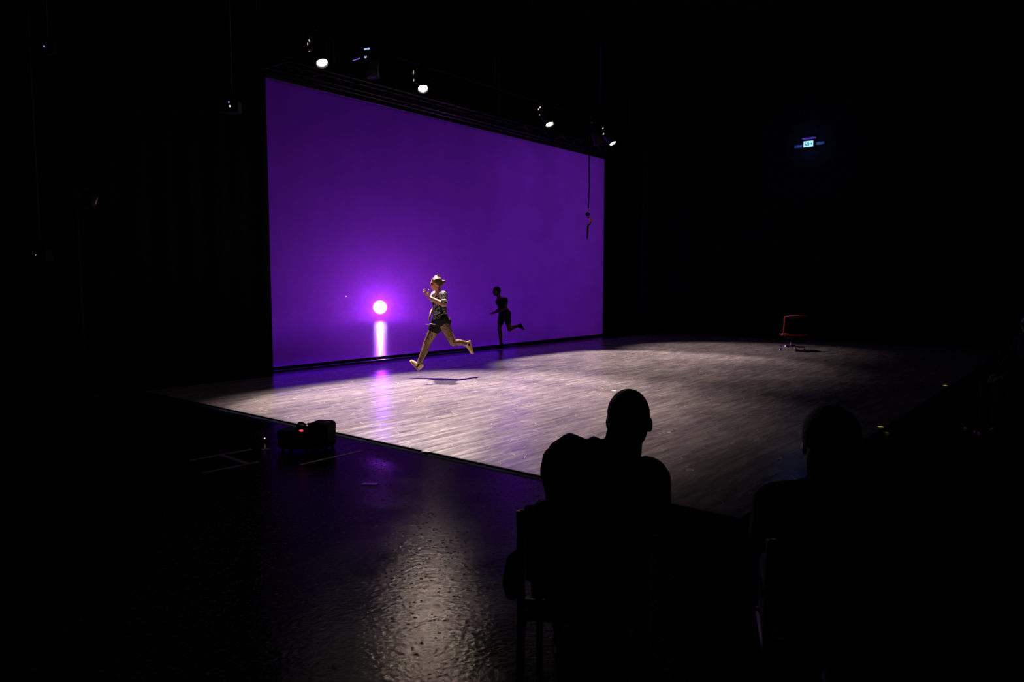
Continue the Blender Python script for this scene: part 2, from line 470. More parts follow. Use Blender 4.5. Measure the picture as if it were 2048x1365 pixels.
def thing(name, label, cat, loc, group=None):
    o = bpy.data.objects.new(name, None); COL.objects.link(o)
    o.location = tuple(loc); o.empty_display_size = 0.1
    return tag(o, label, cat, group)
def structure(name, mb, m):
    o = mb.build(name, m); o['kind'] = 'structure'; return o


# ------------------------------------------------------------------ the hall
structure('floor', MB().box((9.5, 11, -0.05), (35, 38, 0.1)), M_floor)
structure('ceiling', MB().box((9.5, 11, 9.05), (35, 38, 0.1)), M_black)
structure('wall_right', MB().box((27.05, 21.3, 4.5), (0.1, 17.5, 9)),M_black)
structure('wall_side', MB().box((22.05, 2.2, 4.5), (0.1, 20.5, 9)), M_black)
structure('wall_left', MB().box((-8.05, 11, 4.5), (0.1, 38, 9)), M_black)
structure('wall_back', MB().box((9.5, 30.05, 4.5), (35, 0.1, 9)), M_black)
structure('wall_front', MB().box((7, -8.05, 4.5), (30, 0.1, 9)), M_black)

# dance floor laid in strips that run parallel to the screen
FX0, FX1 = 4.945, 21.6
df = thing('dance_floor', 'pale grey scuffed vinyl dance floor laid in long strips under the stage light', 'dance floor', (FX0, 2.0, 0))
for k in range(6):
    y0 = 1.98 + 1.6 * k; y1 = y0 + 1.6
    o = MB().box(((FX0 + FX1) / 2, (y0 + y1) / 2, 0.003), (FX1 - FX0, 1.6 - 0.008, 0.006), bevel=0.0015).build('strip', M_vinyl, df)
    if k < 5:
        MB().box(((FX0 + FX1) / 2, y1, 0.0067), (FX1 - FX0, 0.022, 0.0012)).build('seam_tape', grainy('seam_tape_%d' % k, (0.09, 0.075, 0.08), (0.20, 0.175, 0.175), 9, 0.7, bump=0.05, stretch=(0.6, 3, 1), spec=0.15), df)
o = MB().box((FX0 - 0.004, (1.98 + 11.58) / 2, 0.009), (0.018, 9.6, 0.014), bevel=0.003).build('edge_strip', M_rubber, df)
o['label'] = 'black rubber edging strip'
M_bluefringe = grainy('bluish_light_fringe', (0.006, 0.008, 0.022), (0.022, 0.028, 0.075), 5, 0.9, bump=0.05, stretch=(1, 0.6, 1), spec=0.02)  # blue fringe of light past the stage edge, painted as a thin strip
o = MB().box((FX0 - 0.06, (1.98 + 11.58) / 2, 0.001), (0.07, 9.6, 0.002)).build('edge_light_fringe', M_bluefringe, df)
o['label'] = 'bluish light fringe painted along the near edge'

# gauze screen with hem, top batten and side drapes
sc = thing('gauze_screen', 'large purple backlit gauze screen filling the back of the stage', 'screen', (SCREEN_X0, SCREEN_Y, 0))
def sheet(name, x0, x1, y, z0, z1, m, parent, nx=40, nz=20, wave=0.0):
    mb = MB(); b0 = 0
    for j in range(nz + 1):
        for i in range(nx + 1):
            x = x0 + (x1 - x0) * i / nx; z = z0 + (z1 - z0) * j / nz
            mb.v.append(np.array([x, y + wave * math.sin(x * 3.1) * math.sin(z * 0.8), z]))
    for j in range(nz):
        for i in range(nx):
            a = j * (nx + 1) + i; mb.f.append((a, a + 1, a + nx + 2, a + nx + 1))
    return mb.build(name, m, parent, smooth=True)
sheet('cloth', SCREEN_X0, SCREEN_X1, SCREEN_Y, 0.035, SCREEN_H, M_gauze, sc)
MB().tube([(SCREEN_X0, SCREEN_Y - 0.03, 0.035), (SCREEN_X1 + .1, SCREEN_Y - 0.03, 0.035)], 0.034, 10).build('bottom_pipe', M_blackmetal, sc, True)
MB().box(((SCREEN_X0 + SCREEN_X1) / 2, SCREEN_Y, SCREEN_H + 0.09), (SCREEN_X1 - SCREEN_X0, 0.06, 0.18), bevel=0.01).build('top_batten', M_blackmetal, sc)

def drape(name, label, x0, x1, y, z0, z1):
    mb = MB(); n = max(24, int((x1 - x0) * 12))
    for z in (z0, (z0 + z1) / 2, z1):
        for i in range(n + 1):
            x = x0 + (x1 - x0) * i / n
            a = 0.06 * math.sin(x * 14) + 0.03 * math.sin(x * 5.3 + 1)
            mb.v.append(np.array([x, y + a, z]))
    for j in range(2):
        for i in range(n):
            q = j * (n + 1) + i; mb.f.append((q, q + 1, q + n + 2, q + n + 1))
    o = mb.build(name, M_drape, None, True, origin=((x0 + x1) / 2, y, 0))
    sol = o.modifiers.new('thick', 'SOLIDIFY'); sol.thickness = 0.012
    return tag(o, label, 'curtain')
drape('stage_curtain', 'black pleated curtain left of the purple screen', -7.9, SCREEN_X0 - 0.09, SCREEN_Y - 0.16, 0.0, 9.0)
drape('stage_curtain', 'black pleated curtain right of the purple screen', SCREEN_X1, 21.95, SCREEN_Y + 0.12, 0.0, 9.0)
drape('stage_border', 'black pleated border curtain hanging above the purple screen', SCREEN_X0, SCREEN_X1, SCREEN_Y + 0.22, SCREEN_H + 0.02, 9.0)

# lantern behind the gauze with haze around it
LB = P(760, 615, 33.0)
fl = thing('floor_lantern', 'dazzling white lantern on a low stand glowing through the purple screen', 'lamp', (LB[0], LB[1], 0))
to_cam = unit(EYE * np.array([1, 1, 0.4]) + np.array([0, 0, 0.2]) - LB)
MB().lathe([(0.33, -0.03), (0.35, -0.01), (0.35, -0.2), (0.22, -0.40), (0.02, -0.42)], LB, to_cam, 20).build('housing', M_blackmetal, fl, True)
MB().lathe([(0.10, 0.0), (0.095, 0.02), (0.06, 0.035), (0.01, 0.04)], LB, to_cam, 20).build('lens', glow('back_lantern_lens', (0.36, 0.024, 1.0), 9000.0), fl, True)
MB().lathe([(0.30, -0.025), (0.29, -0.005), (0.11, -0.002), (0.10, -0.02)], LB, to_cam, 24).build('bloom_ring', glow('bloom_glow', (1.0, 0.86, 0.92), 14.0), fl, True)  # glowing ring added around the lens to stand for its bloom
MB().tube([LB - np.array([0, 0, 0.35]), (LB[0], LB[1], 0.05)], 0.02, 10).build('stand', M_blackmetal, fl, True)
MB().lathe([(0.22, 0.0), (0.22, 0.02), (0.04, 0.05), (0.02, 0.06)], (LB[0], LB[1], 0), (0, 0, 1), 20).build('base', M_blackmetal, fl, True)
side = unit(np.cross(to_cam, (0, 0, 1)))
MB().tube([LB + side * 0.37, LB + side * 0.37 - np.array([0, 0, 0.37]), LB - side * 0.37 - np.array([0, 0, 0.37]), LB - side * 0.37], 0.012, 8).build('yoke', M_blackmetal, fl, True)

hz = bpy.data.materials.new('stage_haze'); hz.use_nodes = True
nt = hz.node_tree; nt.nodes.clear()
vs = nt.nodes.new('ShaderNodeVolumeScatter'); vs.inputs['Density'].default_value = 0.04; vs.inputs['Color'].default_value = (1, 0.9, 1, 1)
vs.inputs['Anisotropy'].default_value = 0.6
no = nt.nodes.new('ShaderNodeOutputMaterial'); nt.links.new(vs.outputs[0], no.inputs['Volume'])
hob = MB().box((15.5, 21.3, 3.4), (22.6, 17.0, 6.75)).build('haze', hz)
hob['kind'] = 'stuff'; tag(hob, 'thin stage haze lit around the lantern behind the purple screen', 'haze')


# ------------------------------------------------------------------ rigging
def truss(loc_y, z_low, z_high, x0, x1):
    t = thing('lighting_truss', 'long dark lattice truss hanging above the top edge of the purple screen', 'truss', (x0, loc_y, z_low))
    h = z_high - z_low; ch = []
    for (y, z) in ((0, 0), (0, h), (0.24, 0), (0.24, h)):
        MB().tube([(x0, loc_y + y, z_low + z), (x1, loc_y + y, z_low + z)], 0.024, 10).build('chord', M_darkalu, t, True)
    step = 0.42; n = int((x1 - x0) / step); src = {}
    for i in range(n):
        xa = x0 + i * step; xb = xa + step
        up = i % 2 == 0
        for y in (0, 0.24):
            za, zb = (z_low, z_high) if up else (z_high, z_low)
            key = (up,)
            if key not in src:
                src[key] = MB().tube([(0, 0, za - z_low), (step, 0, zb - z_low)], 0.012, 8).mesh('brace')
                src[key].materials.append(M_darkalu)
                for p in src[key].polygons: p.use_smooth = True
            b = bpy.data.objects.new('brace', src[key]); COL.objects.link(b); b.parent = t
            b.location = (xa - x0, y, 0)
    for i in range(0, n + 1, 4):
        b = MB().tube([(x0 + i * step, loc_y, z_low), (x0 + i * step, loc_y + 0.24, z_low)], 0.012, 8).build('cross_tube', M_darkalu, t, True)
    for x in (x0 + 1.5, (x0 + x1) / 2, x1 - 1.5):
        MB().tube([(x, loc_y + 0.12, z_high), (x, loc_y + 0.12, 9.0)], 0.008, 6).build('hanger_cable', M_blackmetal, t, True)
    return t
truss(11.7, 5.485, 5.69, 7.4, 20.2)

BAR_Z = 5.98
bar = thing('lighting_bar', 'black pipe the four lit stage lanterns hang from', 'pipe', (6.2, BAR_Y + 0.25, BAR_Z))
MB().tube([(6.2, BAR_Y + .25, BAR_Z), (18.6, BAR_Y + .25, BAR_Z)], 0.024, 12).build('pipe', M_drape, bar, True)
for x in (6.6, 12.4, 18.2):
    MB().tube([(x, BAR_Y + .25, BAR_Z), (x, BAR_Y + .25, 9.0)], 0.008, 6).build('hanger_cable', M_blackmetal, bar, True)

def lantern(lp, aim, label, group, lens_m, vent_m, vents=True):
    d = unit(np.array(aim, float) - lp)
    t = thing('stage_lantern', label, 'stage light', lp, group)
    MB().lathe([(0.085, -0.03), (0.102, 0.03), (0.112, 0.03), (0.105, -0.10), (0.125, -0.16), (0.14, -0.22), (0.14, -0.42), (0.10, -0.50), (0.02, -0.51)], lp, d, 20).build('housing', M_blackmetal, t, True)
    MB().lathe([(0.084, -0.012), (0.082, 0.0), (0.06, 0.018), (0.03, 0.026), (0.005, 0.028)], lp, d, 20).build('lens', lens_m, t, True)
    sx = unit(np.cross(d, (0, 0, 1))); upv = np.cross(sx, d)
    mid = lp - d * 0.26
    top = np.array([mid[0], BAR_Y + 0.25, BAR_Z])
    top = np.array([mid[0], top[1], BAR_Z])
    MB().tube([mid + sx * 0.15, mid + sx * 0.155 + (top - mid) * 0.7, mid - sx * 0.155 + (top - mid) * 0.7, mid - sx * 0.15], 0.013, 8).build('yoke', M_blackmetal, t, True)
    cl = MB()
    cl.tube([top + np.array([0, math.cos(a) * 0.036, math.sin(a) * 0.036]) for a in np.linspace(-0.4, math.pi + 0.4, 9)], 0.009, 8)
    cl.tube([top + np.array([0, 0, -0.04]), mid + (top - mid) * 0.66], 0.012, 8)
    cl.build('hook_clamp', M_steel, t, True)
    for q in (-1, 1):
        MB().lathe([(0.03, 0), (0.03, 0.02), (0.012, 0.03)], mid + sx * q * 0.16, sx * q, 10).build('knob', M_plastic, t, True)
    # cooling vents on the rear, leaking lamp light
    for (k, off, ln) in ((0, -0.30, 0.05), (1, -0.44, 0.035), (2, -0.44, -0.02)):
        c = lp + d * off
        v = unit(-sx * 0.9 * (1 if RGT @ sx > 0 else -1) - np.array([0, 0, 0.45]) - FWD * 0.3)
        v = unit(v - d * (v @ d))
        w = np.cross(d, v)
        c = c + v * 0.142 + w * ln
        MB().box(c, (0.028, 0.05, 0.008), (d, w, v), bevel=0.002).build('vent', vent_m, t)
    return t
labs = ['lit stage lantern nearest the top left corner of the purple screen',
        'brightly haloed lit stage lantern second along the bar from the left',
        'lit stage lantern third along the bar from the left',
        'lit stage lantern at the far right end of the bar above the hanging strap']
for (lp, aim, pw, ang, bl), lab in zip(LAMPS, labs):
    lantern(lp, aim, lab, 'lit lanterns on the bar', M_lens, M_vent)
M_deadlens = mat('dark_lens', (0.02, 0.02, 0.03), 0.1)
lantern(on_y(746, 152, BAR_Y), on_y(746, 152, BAR_Y) * np.array([1, 1, 0]) + np.array([0.3, -0.5, 0]), 'unlit stage lantern with cold blue specks between the first and second lit lanterns', None, M_deadlens, M_coldled, False)
lantern(on_y(1196, 289, BAR_Y), on_y(1196, 289, BAR_Y) * np.array([1, 1, 0]) + np.array([0.3, -0.3, 0]), 'unlit stage lantern with teal specks just left of the last lit lantern', None, M_deadlens, M_teal, False)
p = on_y(712, 119, BAR_Y)
st = thing('light_strip', 'short violet lit strip hanging left of the unlit lantern with cold blue specks', 'light', p)
a, b = on_y(706, 121.5, BAR_Y), on_y(720, 116.5, BAR_Y)
MB().tube([a, b], 0.008, 8).build('glowing_edge', glow('violet_strip', (0.28, 0.16, 0.9), 0.7), st, True)
MB().tube([a + np.array([0, .03, .03]), b + np.array([0, .03, .03])], 0.028, 8).build('case', M_blackmetal, st, True)
MB().tube([(a + b) / 2 + np.array([0, .03, .03]), [((a + b) / 2)[0], BAR_Y + .25, BAR_Z]], 0.008, 6).build('bracket', M_blackmetal, st, True)

pc = on_y(691, 593, SCREEN_Y)
cl = thing('clip_light', 'pinprick white light clipped to the purple screen left of the dazzling lantern', 'light', pc)
MB().box(pc + np.array([0, -0.012, 0.0]), (0.02, 0.012, 0.02), bevel=0.003).build('clip', M_blackmetal, cl)
MB().ell(pc + np.array([0, -0.022, 0]), ((.016, 0, 0), (0, .008, 0), (0, 0, .014)), 10, 6).build('bulb', glow('pinprick_bulb', (1.0, 0.8, 1.0), 1.0), cl, True)

# small indicator lights of equipment in the dark wings
def indicator(px, py, D, label, m, r):
    p = P(px, py, D)
    t = thing('dimmer_box', label, 'equipment box', p)
    ax = (RGT, FWD, UPW)
    MB().box(p + FWD * 0.10, (0.22, 0.16, 0.16), ax, bevel=0.01).build('case', M_plastic, t)
    MB().ell(p + FWD * 0.012, (RGT * r, FWD * r * 0.8, UPW * r)).build('indicator', m, t, True)
    MB().tube([p + FWD * 0.10 + UPW * 0.07, np.array([p[0] + FWD[0] * .1, p[1] + FWD[1] * .1, 9.0])], 0.012, 8).build('hanging_pipe', M_blackmetal, t, True)
    return t
indicator(87, 92, 10.0, 'dark hanging box with a tiny blue light in the far left wing', M_coldled, 0.010)
t = indicator(459, 212, 10.6, 'dark hanging box with two tiny white lights left of the screen', glow('pale_indicator', (0.75, 0.9, 1.0), 1.0), 0.014)
q = P(457, 204, 10.6)
MB().ell(q + FWD * 0.012, (RGT * .010, FWD * .008, UPW * .010)).build('indicator', M_coldled, t, True)
indicator(70, 510, 9.0, 'dark hanging box with a tiny white light low in the left wing', glow('dot_indicator', (1, 1, .95), 0.9), 0.006)

# side boom lantern, dark from here
sb = thing('side_boom', 'dark upright pole with a lantern in the left wing beside the screen', 'light stand', (SIDE[0] - .1, SIDE[1] + .1, 0))
MB().tube([(SIDE[0] - .12, SIDE[1] + .14, 0.03), (SIDE[0] - .12, SIDE[1] + .14, 3.2)], 0.025, 10).build('pole', M_blackmetal, sb, True)
MB().lathe([(0.28, 0), (0.28, 0.02), (0.03, 0.05)], (SIDE[0] - .12, SIDE[1] + .14, 0), (0, 0, 1), 20).build('base', M_blackmetal, sb, True)
sd = unit(np.array([9.02, 9.2, 1.15]) - SIDE)
MB().lathe([(0.085, -0.06), (0.085, -0.10), (0.11, -0.14), (0.11, -0.42), (0.03, -0.46)], SIDE, sd, 16).build('housing', M_blackmetal, sb, True)
MB().lathe([(0.10, 0.10), (0.09, -0.06), (0.102, -0.06), (0.112, 0.10)], SIDE, sd, 16).build('hood', M_blackmetal, sb, True)

# hanging strap with pulley and hook in front of the screen
HY = 11.0
def h(px, py): return on_y(px, py, HY)
hs = thing('hanging_strap', 'black strap with metal swivel and orange hook hanging at the right of the screen', 'strap', h(1177, 440))
HT = h(1177.6, 300)
top9 = np.array([HT[0], HT[1], 9.0])
MB().tube([top9, h(1178.3, 300), h(1178.6, 370), h(1177, 418)], 0.017, 8).build('rope', M_rubber, hs, True)
MB().tube([h(1176.5, 417), h(1175.5, 422)], [0.02, 0.026], 8).build('thimble', M_steel, hs, True)
MB().lathe([(0.01, -0.02), (0.055, -0.02), (0.06, 0), (0.055, 0.02), (0.01, 0.02)], h(1175.5, 429), -FWD + RGT * .2, 16).build('pulley', M_blackmetal, hs, True)
MB().ell(h(1177.2, 429) - FWD * 0.035, (RGT * .016, FWD * .01, UPW * .016)).build('pulley_bolt', M_chrome, hs, True)
MB().box(h(1176.6, 436), (0.05, 0.03, 0.035), (RGT, FWD, UPW), bevel=0.006).build('swivel', M_steel, hs)
MB().tube([h(1178, 437), h(1181.2, 439), h(1181.4, 445)], [0.016, 0.03, 0.026], 8).build('hook_gate', M_orange, hs, True)
MB().tube([h(1181.3, 445), h(1179.5, 448.5), h(1175.5, 450), h(1172.8, 449.5)], [0.022, 0.02, 0.02, 0.022], 8).build('hook', M_steel, hs, True)
MB().tube([h(1176, 450), h(1175.5, 462), h(1174.2, 478)], [0.022, 0.03, 0.018], 8).build('tail_strap', M_rubber, hs, True)

# exit sign on the right wall
WX = 22.0
def ex(px, py, off=0.0): return on_x(px, py, WX - off)
c = (ex(1607, 289, .13) + ex(1626, 287, .13)) / 2
sg = thing('exit_sign', 'small glowing blue exit sign with running figure high on the far right wall', 'exit sign', np.array([WX, c[1], c[2]]))
wy = abs(ex(1607, 289, .13)[1] - ex(1626, 287, .13)[1]); hzs = 0.165
MB().box((WX - 0.065, c[1], c[2]), (0.11, wy + 0.07, hzs + 0.08), bevel=0.01).build('housing', M_blackmetal, sg)
MB().box((WX - 0.124, c[1], c[2]), (0.008, wy, hzs)).build('panel', glow('exit_sign_face', (0.42, 0.85, 1.0), 1.15), sg)
M_pict = glow('exit_pictogram', (0.02, 0.22, 0.42), 0.7)
pk = MB()
def sgp(a, b): return np.array([WX - 0.130, c[1] - a * wy / 2, c[2] + b * hzs / 2])   # a: -1 left .. 1 right as seen
pk.tube([sgp(-.55, .45), sgp(-.50, .52)], 0.018, 8)
pk.tube([sgp(-.62, .2), sgp(-.52, -.1), sgp(-.74, -.5)], 0.010, 6)
pk.tube([sgp(-.52, -.1), sgp(-.36, -.35), sgp(-.44, -.7)], 0.010, 6)
pk.tube([sgp(-.82, .05), sgp(-.62, .2), sgp(-.40, .02)], 0.007, 6)
pk.build('running_figure', M_pict, sg)
pk = MB()
pk.tube([sgp(-.18, -.7), sgp(-.18, .6), sgp(.08, .6), sgp(.08, -.7)], 0.009, 6)
pk.build('door_symbol', M_pict, sg)
pk = MB()
pk.tube([sgp(.28, .0), sgp(.75, .0)], 0.009, 6); pk.tube([sgp(.58, .35), sgp(.80, 0), sgp(.58, -.35)], 0.009, 6)
pk.build('arrow', M_pict, sg)
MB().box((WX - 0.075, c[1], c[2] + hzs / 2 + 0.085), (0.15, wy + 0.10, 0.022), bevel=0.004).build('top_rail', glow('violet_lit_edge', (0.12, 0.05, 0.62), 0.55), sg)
for q in (-1, 1):
    MB().box((WX - 0.03, c[1] + q * (wy / 2 + 0.17), c[2] - 0.015 + q * -0.012), (0.05, 0.24, 0.085), bevel=0.015).build('glow_plate', grainy('grey_glow_plate%d' % q, (0.25, 0.25, 0.28), (0.35, 0.35, 0.4), 20, 0.6, bump=0.0), sg)  # plates added beside the sign to catch its blue glow
l = bpy.data.lights.new('exit_sign_spill', 'POINT'); l.energy = 5.0; l.color = (0.05, 0.22, 1.0); l.shadow_soft_size = 0.05
lo = bpy.data.objects.new('exit_sign_spill', l); COL.objects.link(lo); lo.location = (WX - 0.35, c[1], c[2] + 0.02)


# ------------------------------------------------------------------ equipment and tape on the near floor
def floor_tape(a, b, w, label, m, z=0.0, group=None, cat='tape'):
    A, B = on_floor(*a), on_floor(*b)
    d = unit(B - A); s_ = np.cross((0, 0, 1), d)
    mid = (A + B) / 2; L_ = np.linalg.norm(B - A)
    o = MB().box(mid + np.array([0, 0, z + 0.0012]), (L_, w, 0.002), (d, s_, UPW)).build('floor_tape', m, None, origin=mid)
    return tag(o, label, cat, group)
floor_tape((601, 930), (727, 901.6), 0.034, 'brightest pale tape line on the dark floor, right of the black fog machine', M_tape)
M_tape2 = grainy('dull_tape', (0.12, 0.08, 0.07), (0.26, 0.18, 0.16), 18, 0.7, bump=0.1)
floor_tape((380, 922), (503, 899.4), 0.05, 'dull tape line running away left of the fog machine, the farther of two parallel ones', M_tape2)
floor_tape((524, 899.9), (540, 898.2), 0.05, 'short dull tape stub beside the left foot of the fog machine', M_tape2)
floor_tape((441, 911), (496, 929), 0.05, 'short dull cross tape joining the two parallel tape lines', M_tape2, 0.002)
floor_tape((404, 947), (518, 924.6), 0.05, 'dull tape line left of the fog machine, the nearer of two parallel ones', M_tape2)
for (px, py, dx, dy, lab) in ((852, 907.3, 6, 1.3, 'small white tape mark on the near edge of the dance floor'),
                              (1228, 783, 4, 0.3, 'tiny white tape mark on the dance floor left of the bald spectator head'),
                              (670, 866.5, 5, 0.6, 'small white tape mark where the fog machine meets the dance floor edge')):
    floor_tape((px - dx, py - dy), (px + dx, py + dy), 0.06, lab, M_whitetape, 0.02 if px < 900 else 0.008)
for (px, py, dx, lab) in ((1761, 855.5, 4, 'yellow glowing tape mark on the dark floor, the nearer and brighter one'),
                          (1774, 868, 2.5, 'faint yellow tape fleck just nearer than the bright yellow mark'),
                          (1890, 772.5, 2.6, 'greenish yellow glowing tape mark far right on the dark floor')):
    m = M_yellowtape if px != 1774 else glow('dim_glow_tape', (0.5, 0.3, 0.12), 0.15)
    floor_tape((px - dx, py), (px + dx, py), 0.05, lab, m, 0.008)

floor_tape((725, 968), (755, 968.5), 0.05, 'short shiny strip added on the dark floor to give a purple glint', M_chrome)  # mirror strip added to put a purple glint on the floor
def fog_machine():
    A = on_floor(657, 902); ax = unit(RGT * 0.97 - FWD * 0.22); ay = np.cross(UPW, ax)
    D0 = float(A @ FWD)
    base = on_floor(636, 899)
    t = thing('fog_machine', 'black fog machine with carry handle and red indicator on the dark floor', 'fog machine', base)
    k = D0 / FPX
    c0 = on_floor(634.5, 901) + ay * 0.11
    hh = 53 * k
    MB().box(c0 + UPW * (hh / 2 + 0.012), (44 * k, 0.24, hh), (ax, ay, UPW), bevel=0.035).build('tank_case', M_plastic, t)
    c1 = on_floor(584, 904) + ay * 0.13
    MB().box(c1 + UPW * (20 * k + 0.012), (74 * k, 0.22, 38 * k), (ax, ay, UPW), bevel=0.025).build('heater_case', M_plastic, t)
    hb = P(603, 858, float((c0 - ay * .02) @ FWD))
    hd = lambda px, py: P(px, py, float(c0 @ FWD) - 0.02)
    MB().tube([hd(595.5, 866), hd(595.5, 850), hd(598, 846.8), hd(605, 847.2), hd(610, 849.4), hd(610.5, 864)], 0.0135, 8).build('handle', M_rubber, t, True)
    MB().box(hd(603, 860), (13 * k, 0.02, 16 * k), (ax, ay, UPW), bevel=0.006).build('handle_plate', M_plastic, t)
    f = P(602.5, 861.8, float(c1 @ FWD) - 0.165)
    MB().ell(f, (RGT * 4.4 * k, FWD * 0.006, UPW * 2.2 * k)).build('indicator', M_redled, t, True)
    MB().lathe([(0.03, 0), (0.03, 0.03), (0.018, 0.04), (0.002, 0.04)], c1 - ax * 37 * k + UPW * 0.13, -ax, 12).build('nozzle', M_blackmetal, t, True)
    for q in (-1, 1):
        for w_ in (-0.07, 0.07):
            MB().lathe([(0.016, 0), (0.016, 0.014)], np.array([*(c0 + ax * q * 15 * k + ay * w_)[:2], 0]), UPW, 8).build('foot', M_rubber, t)
            MB().lathe([(0.016, 0), (0.016, 0.014)], np.array([*(c1 + ax * q * 27 * k + ay * w_)[:2], 0]), UPW, 8).build('foot', M_rubber, t)
    for q in (617, 634, 650):
        MB().box(P(q, 846.5 + abs(q - 634) * .09, float(c0 @ FWD)), (0.02, 0.05, 0.012), (ax, ay, UPW), bevel=0.003).build('latch', M_rubber, t)
fog_machine()
lp0 = on_floor(529, 884)
lt = thing('marker_light', 'tiny white marker light on the dark floor left of the fog machine', 'light', lp0)
MB().box(lp0 + UPW * 0.016, (0.07, 0.05, 0.03), (RGT, FWD, UPW), bevel=0.006).build('case', M_plastic, lt)
MB().ell(P(529.3, 877, float(lp0 @ FWD) - .02), (RGT * .007, FWD * .006, UPW * .006)).build('lamp', M_whiteled, lt, True)
MB().tube([P(529.3, 877, float(lp0 @ FWD)), lp0 + UPW * 0.02], 0.005, 6).build('stem', M_blackmetal, lt, True)


# ------------------------------------------------------------------ swivel chair on the stage
def swivel_chair():
    D = 17.9
    g = on_floor(1582, 701.5); D = float(g @ FWD); k = D / FPX
    t = thing('swivel_chair', 'dark swivel chair with red edged back and chrome foot on the far stage', 'chair', g)
    def q(px, py, w=0.0): return P(px, py, D - w)
    # five star foot
    hub = g + UPW * 0.10
    MB().lathe([(0.04, -0.03), (0.045, 0), (0.03, 0.05), (0.026, 0.06)], hub, UPW, 14).build('hub', M_chrome, t, True)
    MB().tube([hub + UPW * .03, q(1582, 682)], 0.026, 12).build('column', M_chrome, t, True)
    for i in range(5):
        a = math.radians(196 + 72 * i)
        e = g + (RGT * math.cos(a) + FWD * math.sin(a)) * 0.31
        leg = MB().tube([hub + (RGT * math.cos(a) + FWD * math.sin(a)) * .03, e + UPW * 0.095], [0.024, 0.016], 8).build('leg', M_chrome, t, True)
        MB().tube([e + UPW * 0.10, e + UPW * 0.05], 0.012, 8).build('caster_stem', M_chrome, leg, True)
        MB().lathe([(0.01, -0.022), (0.026, -0.022), (0.028, 0), (0.026, 0.022), (0.01, 0.022)], e + UPW * 0.0285, RGT * math.sin(a) - FWD * math.cos(a), 12).build('caster_wheel', M_chrome, leg, True)
    # the chair turns its back to the camera
    zs = q(1582, 669)[2]; w = 46 * k
    seat_c = np.array([g[0], g[1], zs - 0.02])
    MB().box(seat_c + FWD * 0.06 + RGT * 0.03, (w * .85, 0.44, 0.075), (RGT, FWD, UPW), bevel=0.025).build('seat', M_cloth, t)
    MB().lathe([(0.10, -0.09), (0.12, -0.04), (0.06, 0.0)], seat_c + UPW * -0.01, UPW, 12).build('seat_plate', M_blackmetal, t, True)
    bl, br, tl, tr_ = q(1560, 668), q(1609, 668.5), q(1564.5, 632.5), q(1608, 631.5)
    rings = []
    bk = MB()
    nrm = -FWD
    for (a, b, z) in ((bl, br, 0.0), (bl * .66 + tl * .34, br * .66 + tr_ * .34, .02), (bl * .33 + tl * .67, br * .33 + tr_ * .67, .01), (tl, tr_, -.04)):
        m_ = (a + b) / 2
        bk.v += []
        rings.append((m_ + nrm * (0.17 + z), (b - a) / 2 * 0.97, FWD * 0.028))
    bk.loft(rings, 16).build('backrest', M_cloth, t, True)
    o1 = nrm * 0.20
    MB().tube([q(1556.5, 670) + o1, bl + o1 + UPW * .005, (bl * .7 + br * .3) + o1 - UPW * .012, (bl * .3 + br * .7) + o1 - UPW * .012, br + o1], [.018, .018, .022, .022, .016], 8).build('lower_piping', M_red, t, True)['label'] = 'red lower edge of the backrest'
    MB().tube([bl + o1, (bl + tl) / 2 + o1 * 1.1 - RGT * .01, tl + nrm * .15], 0.012, 8).build('side_piping', M_red, t, True)['label'] = 'red left edge of the backrest'
    MB().tube([tl + nrm * .15 + RGT * .02, (tl + tr_) / 2 + nrm * .15 + UPW * .006, tr_ + nrm * .15], 0.012, 8).build('upper_piping', M_red, t, True)['label'] = 'red upper edge of the backrest'
    MB().tube([seat_c + nrm * 0.1 - UPW * .03, (bl + br) / 2 + nrm * .16 - UPW * 0.03, (bl + br) / 2 + nrm * .16 + UPW * .1], 0.018, 8).build('back_bracket', M_blackmetal, t, True)
swivel_chair()


# ------------------------------------------------------------------ people
def head_into(mb, c, up, f, s=1.0):
    """skull, jaw, nose, lips, brow and ears around the head centre c"""
    up = unit(up); f = unit(f - up * (np.array(f) @ up)); l = np.cross(up, f)
    at = lambda F_, L_, U_: c + (f * F_ + l * L_ + up * U_) * s
    mb.ell(at(-0.006, 0, 0.012), (l * .076 * s, f * .096 * s, up * .098 * s), 20, 13)
    mb.ell(at(0.030, 0, -0.045), (l * .060 * s, f * .060 * s, up * .072 * s), 18, 11)
    mb.ell(at(0.066, 0, -0.100), (l * .026 * s, f * .022 * s, up * .020 * s))
    mb.capsule(at(0.088, 0, 0.008), at(0.106, 0, -0.030), .008 * s, .011 * s, 10)
    for q in (-1, 1):
        mb.ell(at(0.096, q * .011, -0.034), (l * .010 * s, f * .010 * s, up * .008 * s), 10, 6)
        mb.ell(at(0.078, q * .030, 0.018), (l * .026 * s, f * .014 * s, up * .010 * s), 10, 6)
        mb.ell(at(0.062, q * .040, -0.028), (l * .022 * s, f * .026 * s, up * .020 * s), 10, 6)
        mb.ell(at(-0.006, q * .078, -0.018), (l * .012 * s, f * .020 * s, up * .032 * s), 10, 8)
    mb.ell(at(0.088, 0, -0.060), (l * .022 * s, f * .010 * s, up * .006 * s), 10, 6)
    mb.ell(at(0.086, 0, -0.070), (l * .019 * s, f * .010 * s, up * .007 * s), 10, 6)
    return at, l, f, up

